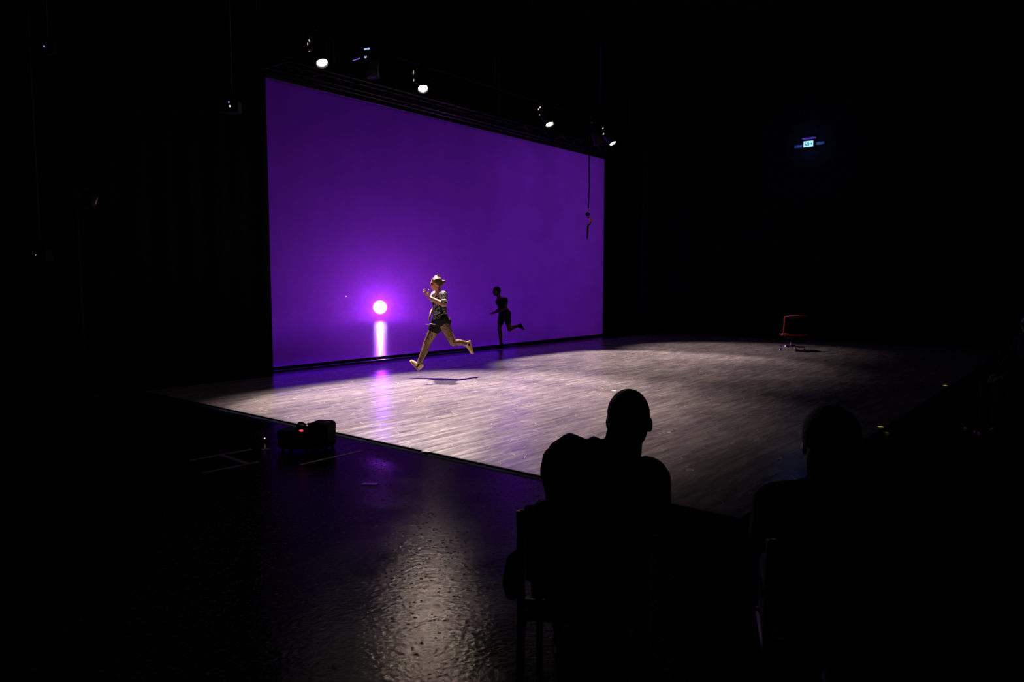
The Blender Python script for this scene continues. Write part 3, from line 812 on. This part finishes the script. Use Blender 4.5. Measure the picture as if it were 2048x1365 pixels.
def hand_into(mb, w, d, nrm, s=1.0, curl=25, spread=8, thumb_side=1):
    d = unit(d); nrm = unit(np.array(nrm) - d * (np.array(nrm) @ d)); l = np.cross(d, nrm) * thumb_side
    W_ = lambda a, b, n=0.0: w + (d * a + l * b + nrm * n) * s
    rings = []
    for (a, hw, ht) in ((-0.02, .026, .020), (0.015, .034, .017), (0.05, .041, .016), (0.085, .041, .013), (0.096, .036, .010)):
        rings.append((W_(a, 0), l * hw * s, nrm * ht * s))
    mb.loft(rings, 14)
    for i, (b, ln) in enumerate(((.031, .074), (.011, .083), (-.010, .077), (-.030, .060))):
        ang = math.radians(spread * (1.5 - i) * 0.6)
        dd = unit(d * math.cos(ang) + l * math.sin(ang))
        p0 = W_(0.086, b); r = .0098 * s
        c1 = math.radians(curl * (0.35 + 0.12 * i)); c2 = math.radians(curl * (1.0 + 0.15 * i)); c3 = math.radians(curl * 1.7)
        p1 = p0 + (dd * math.cos(c1) + nrm * math.sin(c1)) * ln * .45 * s
        p2 = p1 + (dd * math.cos(c2) + nrm * math.sin(c2)) * ln * .32 * s
        p3 = p2 + (dd * math.cos(c3) + nrm * math.sin(c3)) * ln * .25 * s
        mb.limb([p0, p1, p2, p3], [r, r * .95, r * .88, r * .76], 10)
    t0 = W_(0.02, .030); td = unit(d * .62 + l * .70 + nrm * .30)
    t1 = t0 + td * .045 * s; t2 = t1 + unit(d * .82 + l * .42 + nrm * .36) * .034 * s; t3 = t2 + unit(d * .92 + l * .2 + nrm * .4) * .026 * s
    mb.limb([t0, t1, t2, t3], [.014 * s, .0125 * s, .011 * s, .009 * s], 10)

def torso_rings(pel, neck, Lp, Ls, fm=1.0, infl=0.0, t0=-0.18, t1=1.0, bulk=1.0):
    axis = neck - pel; H_ = np.linalg.norm(axis); up = axis / H_
    prof = [(-0.20, .105, .085), (-0.08, .150, .108), (0.05, .160, .112), (0.20, .142, .100), (0.38, .122, .088), (0.55, .134, .098), (0.70, .150, .110), (0.82, .160, .110), (0.92, .148, .090), (1.0, .085, .066)]
    rings = []
    for t, a, b in prof:
        if t < t0 - 1e-6 or t > t1 + 1e-6: continue
        L_ = unit(Lp * (1 - max(0, min(1, t))) + Ls * max(0, min(1, t)))
        L_ = unit(L_ - up * (L_ @ up)); F_ = np.cross(L_, up)
        rings.append((pel + axis * t, L_ * (a * fm * bulk + infl), F_ * (b * bulk + infl)))
    return rings

def arm_into(mb, sh, el, wr, k=1.0):
    m1 = sh * .55 + el * .45; m2 = el * .70 + wr * .30
    mb.limb([sh, m1, el, m2, wr], [.056 * k, .047 * k, .038 * k, .041 * k, .027 * k])
def leg_into(mb, hip, kn, an, k=1.0, back=None, infl=0.0):
    m1 = hip * .55 + kn * .45
    m2 = kn * .68 + an * .32
    if back is not None: m2 = m2 + back * 0.018
    mb.limb([hip, m1, kn, m2, an], [.088 * k + infl, .076 * k + infl, .053 * k + infl, .056 * k + infl, .034 * k + infl])

def shoe(parent, heel, toe, up, m_up, m_sole, s=1.0, name='shoe'):
    """heel and toe are points on the sole; up points from sole to ankle"""
    d = unit(toe - heel); up = unit(up - d * (up @ d)); l = np.cross(up, d); L_ = np.linalg.norm(toe - heel)
    mb = MB()
    prof = [(-.02, .020, .020, .045), (0.03, .034, .045, .05), (0.18, .038, .052, .055), (0.35, .038, .046, .05), (0.55, .044, .034, .038), (0.75, .048, .026, .030), (0.92, .040, .020, .024), (1.0, .020, .012, .018)]
    mb.loft([(heel + d * L_ * t + up * (h_ + .006) * s, l * w * s, up * b * s) for t, w, b, h_ in prof], 14)
    mb.capsule(heel + d * L_ * .16 + up * .06 * s, heel + d * L_ * .14 + up * .105 * s, .043 * s, .040 * s)
    o = remeshed(mb, name, m_up, parent, 0.008, 3)
    sl = MB()
    n = 20; pr = [(0.0, .028), (.06, .036), (.2, .040), (.4, .038), (.6, .047), (.8, .049), (.93, .040), (1.0, .020)]
    sl.loft([(heel + d * L_ * t + up * .006 * s, l * w * s * 1.06, up * .015 * s) for t, w in pr], 12)
    sl.build('sole', m_sole, o, True)
    lc = MB()
    for q in (.38, .46, .54):
        c_ = heel + d * L_ * q + up * (.092 - (q - .38) * .14) * s
        lc.tube([c_ - l * .026 * s - up * .006 * s, c_ + up * .004 * s, c_ + l * .026 * s - up * .006 * s], .0035 * s, 6)
    lc.build('laces', m_sole, o, True)
    return o

def runner():
    D = 12.80
    base = np.array([9.05, 9.15, 0.0])
    J = lambda px, py, w=0.0: P(px, py, D - w)
    t = thing('person', 'person mid stride in patterned shirt, black shorts, fishnet tights and cream shoes', 'person', base)
    U = -RGT; V = UPW; Wd = -FWD
    pel = J(882, 640, 0); neck = J(876.5, 586, -0.02)
    Lp = unit(Wd * 0.97 + RGT * -0.15); Ls = unit(Wd * 0.85 + RGT * 0.42)
    head = J(871.8, 567.0, -0.01)
    nsh, nel, nwr = J(886.5, 591.5, .16), J(888.0, 610.0, .27), J(857.5, 594.5, .20)
    fsh, fel, fwr = J(869.5, 591.5, -.17), J(873, 612, -.24), J(862.5, 624.5, -.16)
    nhip, nkn, nan = J(886, 645, .09), J(906.5, 687.0, .12), J(933.0, 687.0, -.14)
    fhip, fkn, fan = J(877, 645, -.08), J(853.5, 687.0, -.06), J(838.0, 726.5, .03)
    b = MB()
    hf = unit(U * 0.97 + Wd * 0.22)
    at, l_, f_, u_ = head_into(b, head, unit(V + U * 0.10), hf, 1.0)
    b.capsule(neck - V * .02, head - u_ * .07 - f_ * .02, .056, .050)
    b.loft(torso_rings(pel, neck, Lp, Ls, 0.95), 18)
    b.capsule(nsh, neck - V * .03, .05, .05); b.capsule(fsh, neck - V * .03, .05, .05)
    arm_into(b, nsh, nel, nwr); arm_into(b, fsh, fel, fwr)
    hand_into(b, nwr, J(846.5, 580.8, .20) - nwr, unit(RGT * .5 + V * .3 - Wd * .6), 0.98, 16, 20, -1)
    hand_into(b, fwr, J(859, 636, -.14) - fwr, unit(RGT * .9 + Wd * .2), 0.95, 20, 8, 1)
    leg_into(b, nhip, nkn, nan, 1.06, unit(V * .9 + RGT * .3)); leg_into(b, fhip, fkn, fan, 1.20, RGT)
    b.ell(pel + RGT * .07 + Wd * .07 - V * .04, (RGT * .10, Wd * .10, V * .10)); b.ell(pel + RGT * .07 - Wd * .06 - V * .04, (RGT * .10, Wd * .09, V * .10))
    b.capsule(nan, J(938, 690, -.14), .032, .032); b.capsule(fan, J(834, 733, .03), .032, .03)
    remeshed(b, 'body', M_skin, t, 0.0065, 4)
    for q in (-1, 1):
        MB().ell(at(0.080, q * .031, 0.004), (l_ * .013, f_ * .010, u_ * .007), 10, 6).build('eye', M_eye, t, True)
        MB().capsule(at(0.092, q * .018, 0.026), at(0.078, q * .048, 0.024), .004, .003, 8).build('eyebrow', M_hair, t, True)
    # hair swept back into a small loose bun
    hb = MB()
    hb.ell(at(-0.022, 0, 0.032), (l_ * .085, f_ * .098, u_ * .092), 20, 11)
    hb.ell(at(-0.062, 0, -0.008), (l_ * .072, f_ * .062, u_ * .075), 18, 9)
    for q in (-1, 1):
        hb.limb([at(0.052, q * .018, 0.088), at(0.036, q * .058, 0.056), at(-0.01, q * .080, 0.022), at(-0.05, q * .070, -0.05)], [.009, .011, .015, .014], 10)
    hb.ell(at(-0.125, 0, 0.008), (l_ * .042, f_ * .040, u_ * .042))
    hb.limb([at(-0.15, .01, .03), at(-0.172, .02, .022), at(-0.18, .02, -.005)], [.012, .010, .006], 8)
    hb.limb([at(0.01, 0, .12), at(-0.05, .01, .132), at(-0.09, .0, .125)], [.014, .016, .008], 8)
    remeshed(hb, 'hair', M_hair, t, 0.0065, 2)
    # shirt
    s = MB()
    rr = torso_rings(pel, neck, Lp, Ls, 0.98, 0.022, 0.04, 0.93)
    rr = [(c - (V * .0), a, bb) for c, a, bb in rr]
    s.loft(rr, 20)
    low = pel + (neck - pel) * 0.10
    s.loft([(low - V * .035 + U * .05, Lp * .135, RGT * .085), (low + V * .05 + U * .02, Lp * .155, RGT * .115), (low + V * .16, Lp * .15, RGT * .12)], 20)
    for sh, el in ((nsh, nel), (fsh, fel)):
        s.capsule(sh + V * .01, sh * .35 + el * .65, .076, .066)
        s.capsule(sh + V * .01, neck - V * .05, .072, .06)
    remeshed(s, 'shirt', M_shirt, t, 0.008, 4)
    # open collar with lapels
    F_ = unit(np.cross(Ls, V)); F_ = F_ if F_ @ U > 0 else -F_
    c = MB()
    nk = neck + V * .005
    ring = [nk + Ls * math.cos(a) * .082 + F_ * (math.sin(a) * .074) - V * (.035 * max(0, math.sin(a))) + V * .012 for a in np.linspace(-math.pi * 1.38, math.pi * .38, 16)]
    c.tube(ring, [.010] + [.017] * 14 + [.010], 8)
    v0 = neck - V * .165 + F_ * .135
    for q in (-1, 1):
        a0 = nk + Ls * q * .080 + F_ * .02
        a1 = neck - V * .075 + Ls * q * .085 + F_ * .105
        c.tube([a0, (a0 + a1) / 2 + F_ * .012 + Ls * q * .015, a1, v0 + Ls * q * .012], [.016, .024, .020, .008], 8)
    c.build('collar', M_collar, t, True)
    for sh, el in ((nsh, nel), (fsh, fel)):
        e = sh * .32 + el * .68; d_ = unit(el - sh); u1, w1 = perp(d_)
        MB().loft([(e - d_ * .016, u1 * .062, w1 * .062), (e - d_ * .014, u1 * .066, w1 * .066), (e + d_ * .014, u1 * .067, w1 * .067), (e + d_ * .016, u1 * .060, w1 * .060)], 18).build('cuff', M_collar, t, True)
    # shorts
    k = MB()
    k.loft(torso_rings(pel, neck, Lp, Ls, 0.98, 0.016, -0.20, 0.20), 20)
    k.capsule(fhip + V * .02, fhip * .70 + fkn * .30, .126, .118); k.capsule(nhip + V * .04, nhip * .98 + nkn * .02, .108, .102)
    k.ell(pel + RGT * .075 + Wd * .06 - V * .035, (RGT * .112, Wd * .112, V * .105)); k.ell(pel + RGT * .07 - Wd * .05 - V * .03, (RGT * .11, Wd * .10, V * .105))
    remeshed(k, 'shorts', M_shorts, t, 0.008, 5)
    MB().tube([J(870.5, 649, .08), J(862, 648.2, .10), J(856, 649.5, .10), J(850, 648.6, .10)], [.014, .009, .005, .003], 8).build('drawstring', M_collar, t, True)
    # tights: a thin net over each leg
    for hip, kn, an, bk, kk in ((nhip, nkn, nan, unit(V * .9 + RGT * .3), 1.06), (fhip, fkn, fan, RGT, 1.20)):
        n_ = MB(); leg_into(n_, hip, kn, an, kk, bk, 0.005)
        remeshed(n_, 'fishnet_tight', M_fishnet, t, 0.008, 4)
    # trainers
    shoe(t, J(837.2, 741.5, .02), J(819.4, 722.5, .06), RGT * .55 + V * .8, M_shoe, M_sole, 1.0)
    shoe(t, J(939.5, 681.5, -.13), J(947.0, 707.5, -.15), -RGT * 1.0 + V * .1, M_shoe, M_sole, 1.0)
    for an, e in ((fan, J(835.6, 731.5, .03)), (nan, J(938, 690, -.14))):
        MB().capsule(an * .5 + e * .5, e, .040, .042).build('sock', M_cloth, t, True)
runner()

def dancer():
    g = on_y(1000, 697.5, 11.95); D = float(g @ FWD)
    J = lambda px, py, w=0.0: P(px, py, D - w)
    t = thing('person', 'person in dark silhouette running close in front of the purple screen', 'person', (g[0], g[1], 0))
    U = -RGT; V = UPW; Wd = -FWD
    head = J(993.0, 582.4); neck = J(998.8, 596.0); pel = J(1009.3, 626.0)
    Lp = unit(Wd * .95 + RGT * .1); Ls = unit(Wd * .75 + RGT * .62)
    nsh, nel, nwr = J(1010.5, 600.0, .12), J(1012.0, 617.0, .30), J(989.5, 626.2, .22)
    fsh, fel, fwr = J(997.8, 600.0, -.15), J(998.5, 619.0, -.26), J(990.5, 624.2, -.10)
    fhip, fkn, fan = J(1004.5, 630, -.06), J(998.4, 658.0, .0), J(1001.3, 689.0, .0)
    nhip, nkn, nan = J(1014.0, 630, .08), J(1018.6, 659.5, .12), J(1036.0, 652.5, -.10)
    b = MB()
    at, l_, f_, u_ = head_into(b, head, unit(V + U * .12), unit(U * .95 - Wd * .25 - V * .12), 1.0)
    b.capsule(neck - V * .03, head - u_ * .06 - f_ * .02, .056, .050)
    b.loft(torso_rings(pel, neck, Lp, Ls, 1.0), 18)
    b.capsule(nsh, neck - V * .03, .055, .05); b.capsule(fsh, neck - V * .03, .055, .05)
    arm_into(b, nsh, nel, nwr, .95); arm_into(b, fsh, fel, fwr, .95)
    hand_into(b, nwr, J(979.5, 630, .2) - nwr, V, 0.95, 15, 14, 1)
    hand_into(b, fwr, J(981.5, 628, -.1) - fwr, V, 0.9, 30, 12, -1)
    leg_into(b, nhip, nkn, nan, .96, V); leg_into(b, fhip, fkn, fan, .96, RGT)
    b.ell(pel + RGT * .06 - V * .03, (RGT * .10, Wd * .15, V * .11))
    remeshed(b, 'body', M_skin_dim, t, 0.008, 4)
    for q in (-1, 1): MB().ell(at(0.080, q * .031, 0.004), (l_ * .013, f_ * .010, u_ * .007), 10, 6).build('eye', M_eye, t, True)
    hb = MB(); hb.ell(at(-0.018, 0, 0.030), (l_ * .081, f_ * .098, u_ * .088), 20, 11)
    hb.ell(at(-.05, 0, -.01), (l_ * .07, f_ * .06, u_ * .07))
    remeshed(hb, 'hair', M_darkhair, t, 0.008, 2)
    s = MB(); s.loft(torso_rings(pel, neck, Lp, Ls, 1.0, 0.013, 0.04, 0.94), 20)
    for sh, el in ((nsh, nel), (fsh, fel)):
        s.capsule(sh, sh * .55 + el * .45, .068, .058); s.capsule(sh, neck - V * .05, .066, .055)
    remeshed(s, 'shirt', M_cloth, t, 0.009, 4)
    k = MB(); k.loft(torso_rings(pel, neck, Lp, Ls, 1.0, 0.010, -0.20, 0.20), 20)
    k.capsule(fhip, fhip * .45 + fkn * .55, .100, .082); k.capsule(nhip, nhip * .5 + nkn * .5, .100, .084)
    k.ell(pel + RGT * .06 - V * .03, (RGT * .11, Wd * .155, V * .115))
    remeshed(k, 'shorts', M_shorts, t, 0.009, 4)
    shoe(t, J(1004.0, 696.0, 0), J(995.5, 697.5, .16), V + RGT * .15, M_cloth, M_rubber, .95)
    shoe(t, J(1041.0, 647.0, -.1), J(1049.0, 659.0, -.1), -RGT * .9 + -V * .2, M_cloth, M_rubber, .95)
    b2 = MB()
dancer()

# ------------------------------------------------------------------ audience
def audience_chair(pos, ang, label, group='spectator chairs', hang=False):
    """pos: floor point under the middle of the seat; ang: heading of the sitter"""
    f = np.array([math.cos(ang), math.sin(ang), 0]); r = np.array([math.sin(ang), -math.cos(ang), 0])
    t = thing('stacking_chair', label, 'chair', pos, group)
    q = lambda a, b, z: np.array(pos) + f * a + r * b + UPW * z
    MB().box(q(.0, 0, .455), (.44, .43, .05), (f, r, UPW), bevel=.018).build('seat', M_cloth, t)
    MB().box(q(-.245, 0, .745), (.035, .42, .30), (unit(f - UPW * .12), r, unit(UPW + f * -.12)), bevel=.014).build('backrest', M_cloth, t)
    for s_ in (-1, 1):
        MB().tube([q(-.30, s_ * .225, 0.0), q(-.235, s_ * .225, .45), q(-.265, s_ * .225, .87)], .0155, 10).build('rear_leg', M_blackmetal, t, True)
        MB().tube([q(.22, s_ * .21, 0.0), q(.20, s_ * .21, .44)], .0145, 10).build('front_leg', M_blackmetal, t, True)
        MB().tube([q(-.24, s_ * .222, .42), q(.205, s_ * .212, .42)], .012, 8).build('side_rail', M_blackmetal, t, True)
    MB().box(q(-.238, 0, .515), (.022, .44, .034), (f, r, UPW), bevel=.006).build('rear_rail', M_blackmetal, t)
    MB().tube([q(.205, -.21, .42), q(.205, .21, .42)], .012, 8).build('front_rail', M_blackmetal, t, True)
    MB().tube([q(-.262, -.225, .862), q(-.262, .225, .862)], .014, 8).build('top_rail', M_blackmetal, t, True)
    return t, q, f, r

def spectator(label, pos, ang, head, head_up, head_f, neck, shL, shR, hair, shoe_m=(None, None), elb=(.20, .20), bulk=1.0, s=1.0, coat_r=.086):
    f = np.array([math.cos(ang), math.sin(ang), 0]); r = np.array([math.sin(ang), -math.cos(ang), 0]); l = -r
    t = thing('person', label, 'person', pos)
    q = lambda a, b, z: np.array(pos) + f * a + r * b + UPW * z
    pel = q(-.08, 0, .58)
    b = MB()
    at, l_, f_, u_ = head_into(b, head, head_up, head_f, s)
    b.capsule(neck - UPW * .03, head - u_ * .06 - f_ * .02, .062, .057)
    b.loft(torso_rings(pel, neck, l, unit(shL - shR), 1.05), 18)
    limbs = []
    for sh, sd in ((shL, -1), (shR, 1)):
        el = sh * .25 + q(.18, sd * elb[(sd + 1) // 2], .74) * .75; wr = q(.30, sd * .07, .66)
        el[2] = .76
        arm_into(b, sh, el, wr, 1.05); b.capsule(sh, neck - UPW * .05, .058, .055)
        hand_into(b, wr, f * .8 - r * sd * .35 - UPW * .45, -UPW, 1.0, 38, 4, -sd)
        hip = q(-.05, sd * .10, .55); kn = q(.40, sd * .13, .545); an = q(.40, sd * .12, .10)
        leg_into(b, hip, kn, an, 1.02, -f)
        limbs.append((sh, el, wr, hip, kn, an))
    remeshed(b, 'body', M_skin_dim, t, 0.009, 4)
    for k in (-1, 1): MB().ell(at(0.080 , k * .031, 0.004), (l_ * .013, f_ * .010, u_ * .007), 10, 6).build('eye', M_eye, t, True)
    hb = MB()
    if hair == 'cropped':
        hb.ell(at(-0.010, 0, 0.018), (l_ * .0785 * s, f_ * .097 * s, u_ * .096 * s), 20, 12)
        hb.ell(at(-.045, 0, -.035), (l_ * .066 * s, f_ * .052 * s, u_ * .06 * s))
    else:
        hb.ell(at(-0.022, 0, 0.030), (l_ * .095 * s, f_ * .108 * s, u_ * .098 * s), 20, 12)
        hb.ell(at(-.055, 0, -.06), (l_ * .090 * s, f_ * .065 * s, u_ * .10 * s))
    remeshed(hb, 'hair', M_darkhair, t, 0.007, 2)
    j = MB()
    j.loft(torso_rings(pel, neck, l, unit(shL - shR), 1.0, 0.045 * bulk, -0.12, 0.96), 20)
    for sh, el, wr, hip, kn, an in limbs:
        j.limb([sh, el, wr * .9 + el * .1], [coat_r, .068 * bulk, .048], 14); j.capsule(sh, neck - UPW * .05, coat_r * .98, .075)
    # collar and hood roll
    nk = neck
    jo = remeshed(j, 'jacket', M_cloth, t, 0.010, 4)
    ring = [nk - UPW * .02 + l * math.cos(a) * .088 + f * math.sin(a) * .084 for a in np.linspace(0.9, 2 * math.pi + 0.6, 18)]
    MB().tube(ring, .024, 10).build('collar', M_cloth, jo, True)
    tr_ = MB()
    tr_.ell(pel - UPW * .02, (l * .19, f * .15, UPW * .11))
    for sh, el, wr, hip, kn, an in limbs: leg_into(tr_, hip, kn, an + UPW * .0, 1.05, -f, .014)
    remeshed(tr_, 'trousers', M_jean, t, 0.010, 4)
    for sd in (-1, 1):
        shoe(t, q(.335, sd * .12, .006), q(.60, sd * .14, .006), UPW, M_cloth, shoe_m[0] or M_rubber, 1.05)
    return t, at, q, f, r, (l_, f_, u_)

ANG1 = YAW - math.radians(9)
D1 = 2.72
mid1 = P(1172, 1100, 2.80); pos1 = np.array([mid1[0], mid1[1], 0.0])
audience_chair(pos1, ANG1, 'black chair with draped coat under the bald spectator in front of the stage')
J1 = lambda px, py, w=0.0: P(px, py, D1 - w)
F1 = np.array([math.cos(ANG1), math.sin(ANG1), 0])
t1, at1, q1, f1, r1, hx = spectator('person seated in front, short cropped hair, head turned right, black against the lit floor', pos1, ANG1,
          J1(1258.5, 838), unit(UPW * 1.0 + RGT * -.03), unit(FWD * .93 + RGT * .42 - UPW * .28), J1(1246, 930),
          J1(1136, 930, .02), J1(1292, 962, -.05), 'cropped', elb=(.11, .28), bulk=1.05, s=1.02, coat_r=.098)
hood = MB()
hood.limb([J1(1112, 900, .06), J1(1140, 884, .08), J1(1164, 892, .07)], [.03, .034, .03], 12)
hood.limb([J1(1176, 893, .06), J1(1188, 886, .05), J1(1204, 893, .03)], [.024, .026, .024], 12)
hood.limb([J1(1105, 915, .04), J1(1097, 945, .04), J1(1104, 985, .03)], [.038, .034, .026], 12)
hood.limb([J1(1280, 925, .02), J1(1300, 932, .02), J1(1316, 945, .02)], [.024, .02, .02], 12)
hood.capsule(J1(1150, 915, .04), J1(1235, 925, .05), .07, .07)
hood.limb([J1(1240, 925, .03), J1(1239, 890, .03), J1(1240, 858, .02)], [.062, .060, .048], 14)
ho = remeshed(hood, 'hood', M_cloth, t1, 0.009, 3)
# coat draped over the chair back
cd = thing('draped_coat', 'black coat draped over the chair back behind the bald spectator', 'coat', pos1)
JC = lambda px, py, w=0.0: P(px, py, 2.50 - w)
co = MB()
co.limb([JC(1076, 1026), JC(1086, 1018), JC(1112, 1012), JC(1190, 1012), JC(1262, 1030)], [.016, .028, .030, .034, .030], 12)
for i in range(8):
    x = 1080 + i * 24
    co.limb([JC(x, 1018), JC(x + random.uniform(-4, 4), 1110, .02), JC(x + random.uniform(-5, 5), 1195 if i > 2 else 1188, .015)], [.028, .034, .026], 10)
remeshed(co, 'coat_body', M_cloth, cd, 0.009, 3)
sl = MB(); sl.limb([JC(1046, 1100, -.06), JC(1024, 1120, -.10), JC(1020, 1165, -.10), JC(1024, 1188, -.08)], [.018, .022, .030, .026], 12)
remeshed(sl, 'sleeve', M_cloth, cd, 0.009, 3)
# bag under the chair
bp_ = q1(-.12, .03, 0)
bg = thing('backpack', 'black backpack standing under the chair of the bald spectator', 'bag', bp_)
MB().box(bp_ + UPW * .19, (.22, .26, .37), (f1, r1, UPW), bevel=.06).build('main_pouch', M_cloth, bg, True)
MB().box(bp_ + UPW * .13 - f1 * .125, (.06, .20, .20), (f1, r1, UPW), bevel=.025).build('front_pocket', M_cloth, bg, True)
MB().tube([bp_ + UPW * .37 - r1 * .03, bp_ + UPW * .41, bp_ + UPW * .37 + r1 * .03], .008, 8).build('top_loop', M_rubber, bg, True)

D2 = 2.42
mid2 = P(1660, 1100, 2.48); pos2 = np.array([mid2[0], mid2[1], 0.0])
ANG2 = YAW - math.radians(14)
audience_chair(pos2, ANG2, 'black chair under the long haired spectator on the right, almost lost in the dark')
J2 = lambda px, py, w=0.0: P(px, py, D2 - w)
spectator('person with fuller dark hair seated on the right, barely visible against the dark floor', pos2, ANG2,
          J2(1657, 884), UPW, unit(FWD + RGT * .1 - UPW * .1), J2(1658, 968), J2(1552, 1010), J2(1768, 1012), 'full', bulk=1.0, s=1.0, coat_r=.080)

# spectator across the corner of the stage, only a shoe catching light
g3 = on_floor(1983, 869); pos3 = np.array([g3[0], g3[1], 0]) 
A3 = math.atan2(-RGT[1], -RGT[0]) - math.radians(4)
f3 = np.array([math.cos(A3), math.sin(A3), 0]); r3 = np.array([math.sin(A3), -math.cos(A3), 0])
pos3 = pos3 - f3 * .45 + r3 * .12
audience_chair(pos3, A3, 'black chair in the dark far right under the spectator with pale edged shoes')
q3 = lambda a, b, z: pos3 + f3 * a + r3 * b + UPW * z
M_palesole = mat('pale_rubber', (0.75, 0.6, 0.55), 0.5)
t3, *_ = spectator('person in black seated in the dark far right, a pale edged shoe catching the light', pos3, A3, q3(.02, 0, 1.25), UPW, unit(f3 - UPW * .1), q3(-.03, 0, 1.10),
          q3(-.03, -.19, 1.04), q3(-.03, .19, 1.04), 'full', shoe_m=(M_palesole, None))

M_gold = mat('gold_metal', (0.95, 0.72, 0.28), 0.32, 1.0)
M_toe = mat('pale_glossy_rim', (0.95, 0.72, 0.70), 0.3, 0.9)
D3 = float(on_floor(1975, 866) @ FWD)
DA = min(float(q3(.37, k_ * .12, 0) @ FWD) for k_ in (-1, 1)) - 0.075
K = lambda px, py, w=0.0: P(px, py, DA - w)
MB().tube([K(1951, 870), K(1949.5, 865.5), K(1952, 861.5), K(1958, 860.3), K(1966, 861.2), K(1973, 863.5)], [.006, .011, .011, .008, .005, .003], 8).build('toe_rim', M_toe, t3, True)['label'] = 'pale glossy toe rim'
for (a, b, rr) in ((1983, 860, .016), (1987, 857.5, .017), (1992, 856.8, .018), (1997, 858, .017), (1999, 862, .015), (1989, 863.5, .013), (1993, 865.5, .015)):
    MB().ell(K(a, b), (RGT * rr, FWD * rr, UPW * rr * .8), 10, 6).build('buckle_bead', M_gold, t3, True)
MB().tube([K(1990, 869.2), K(1996, 868.8), K(2003, 868.8)], [.008, .012, .006], 8).build('sole_edge', M_toe, t3, True)
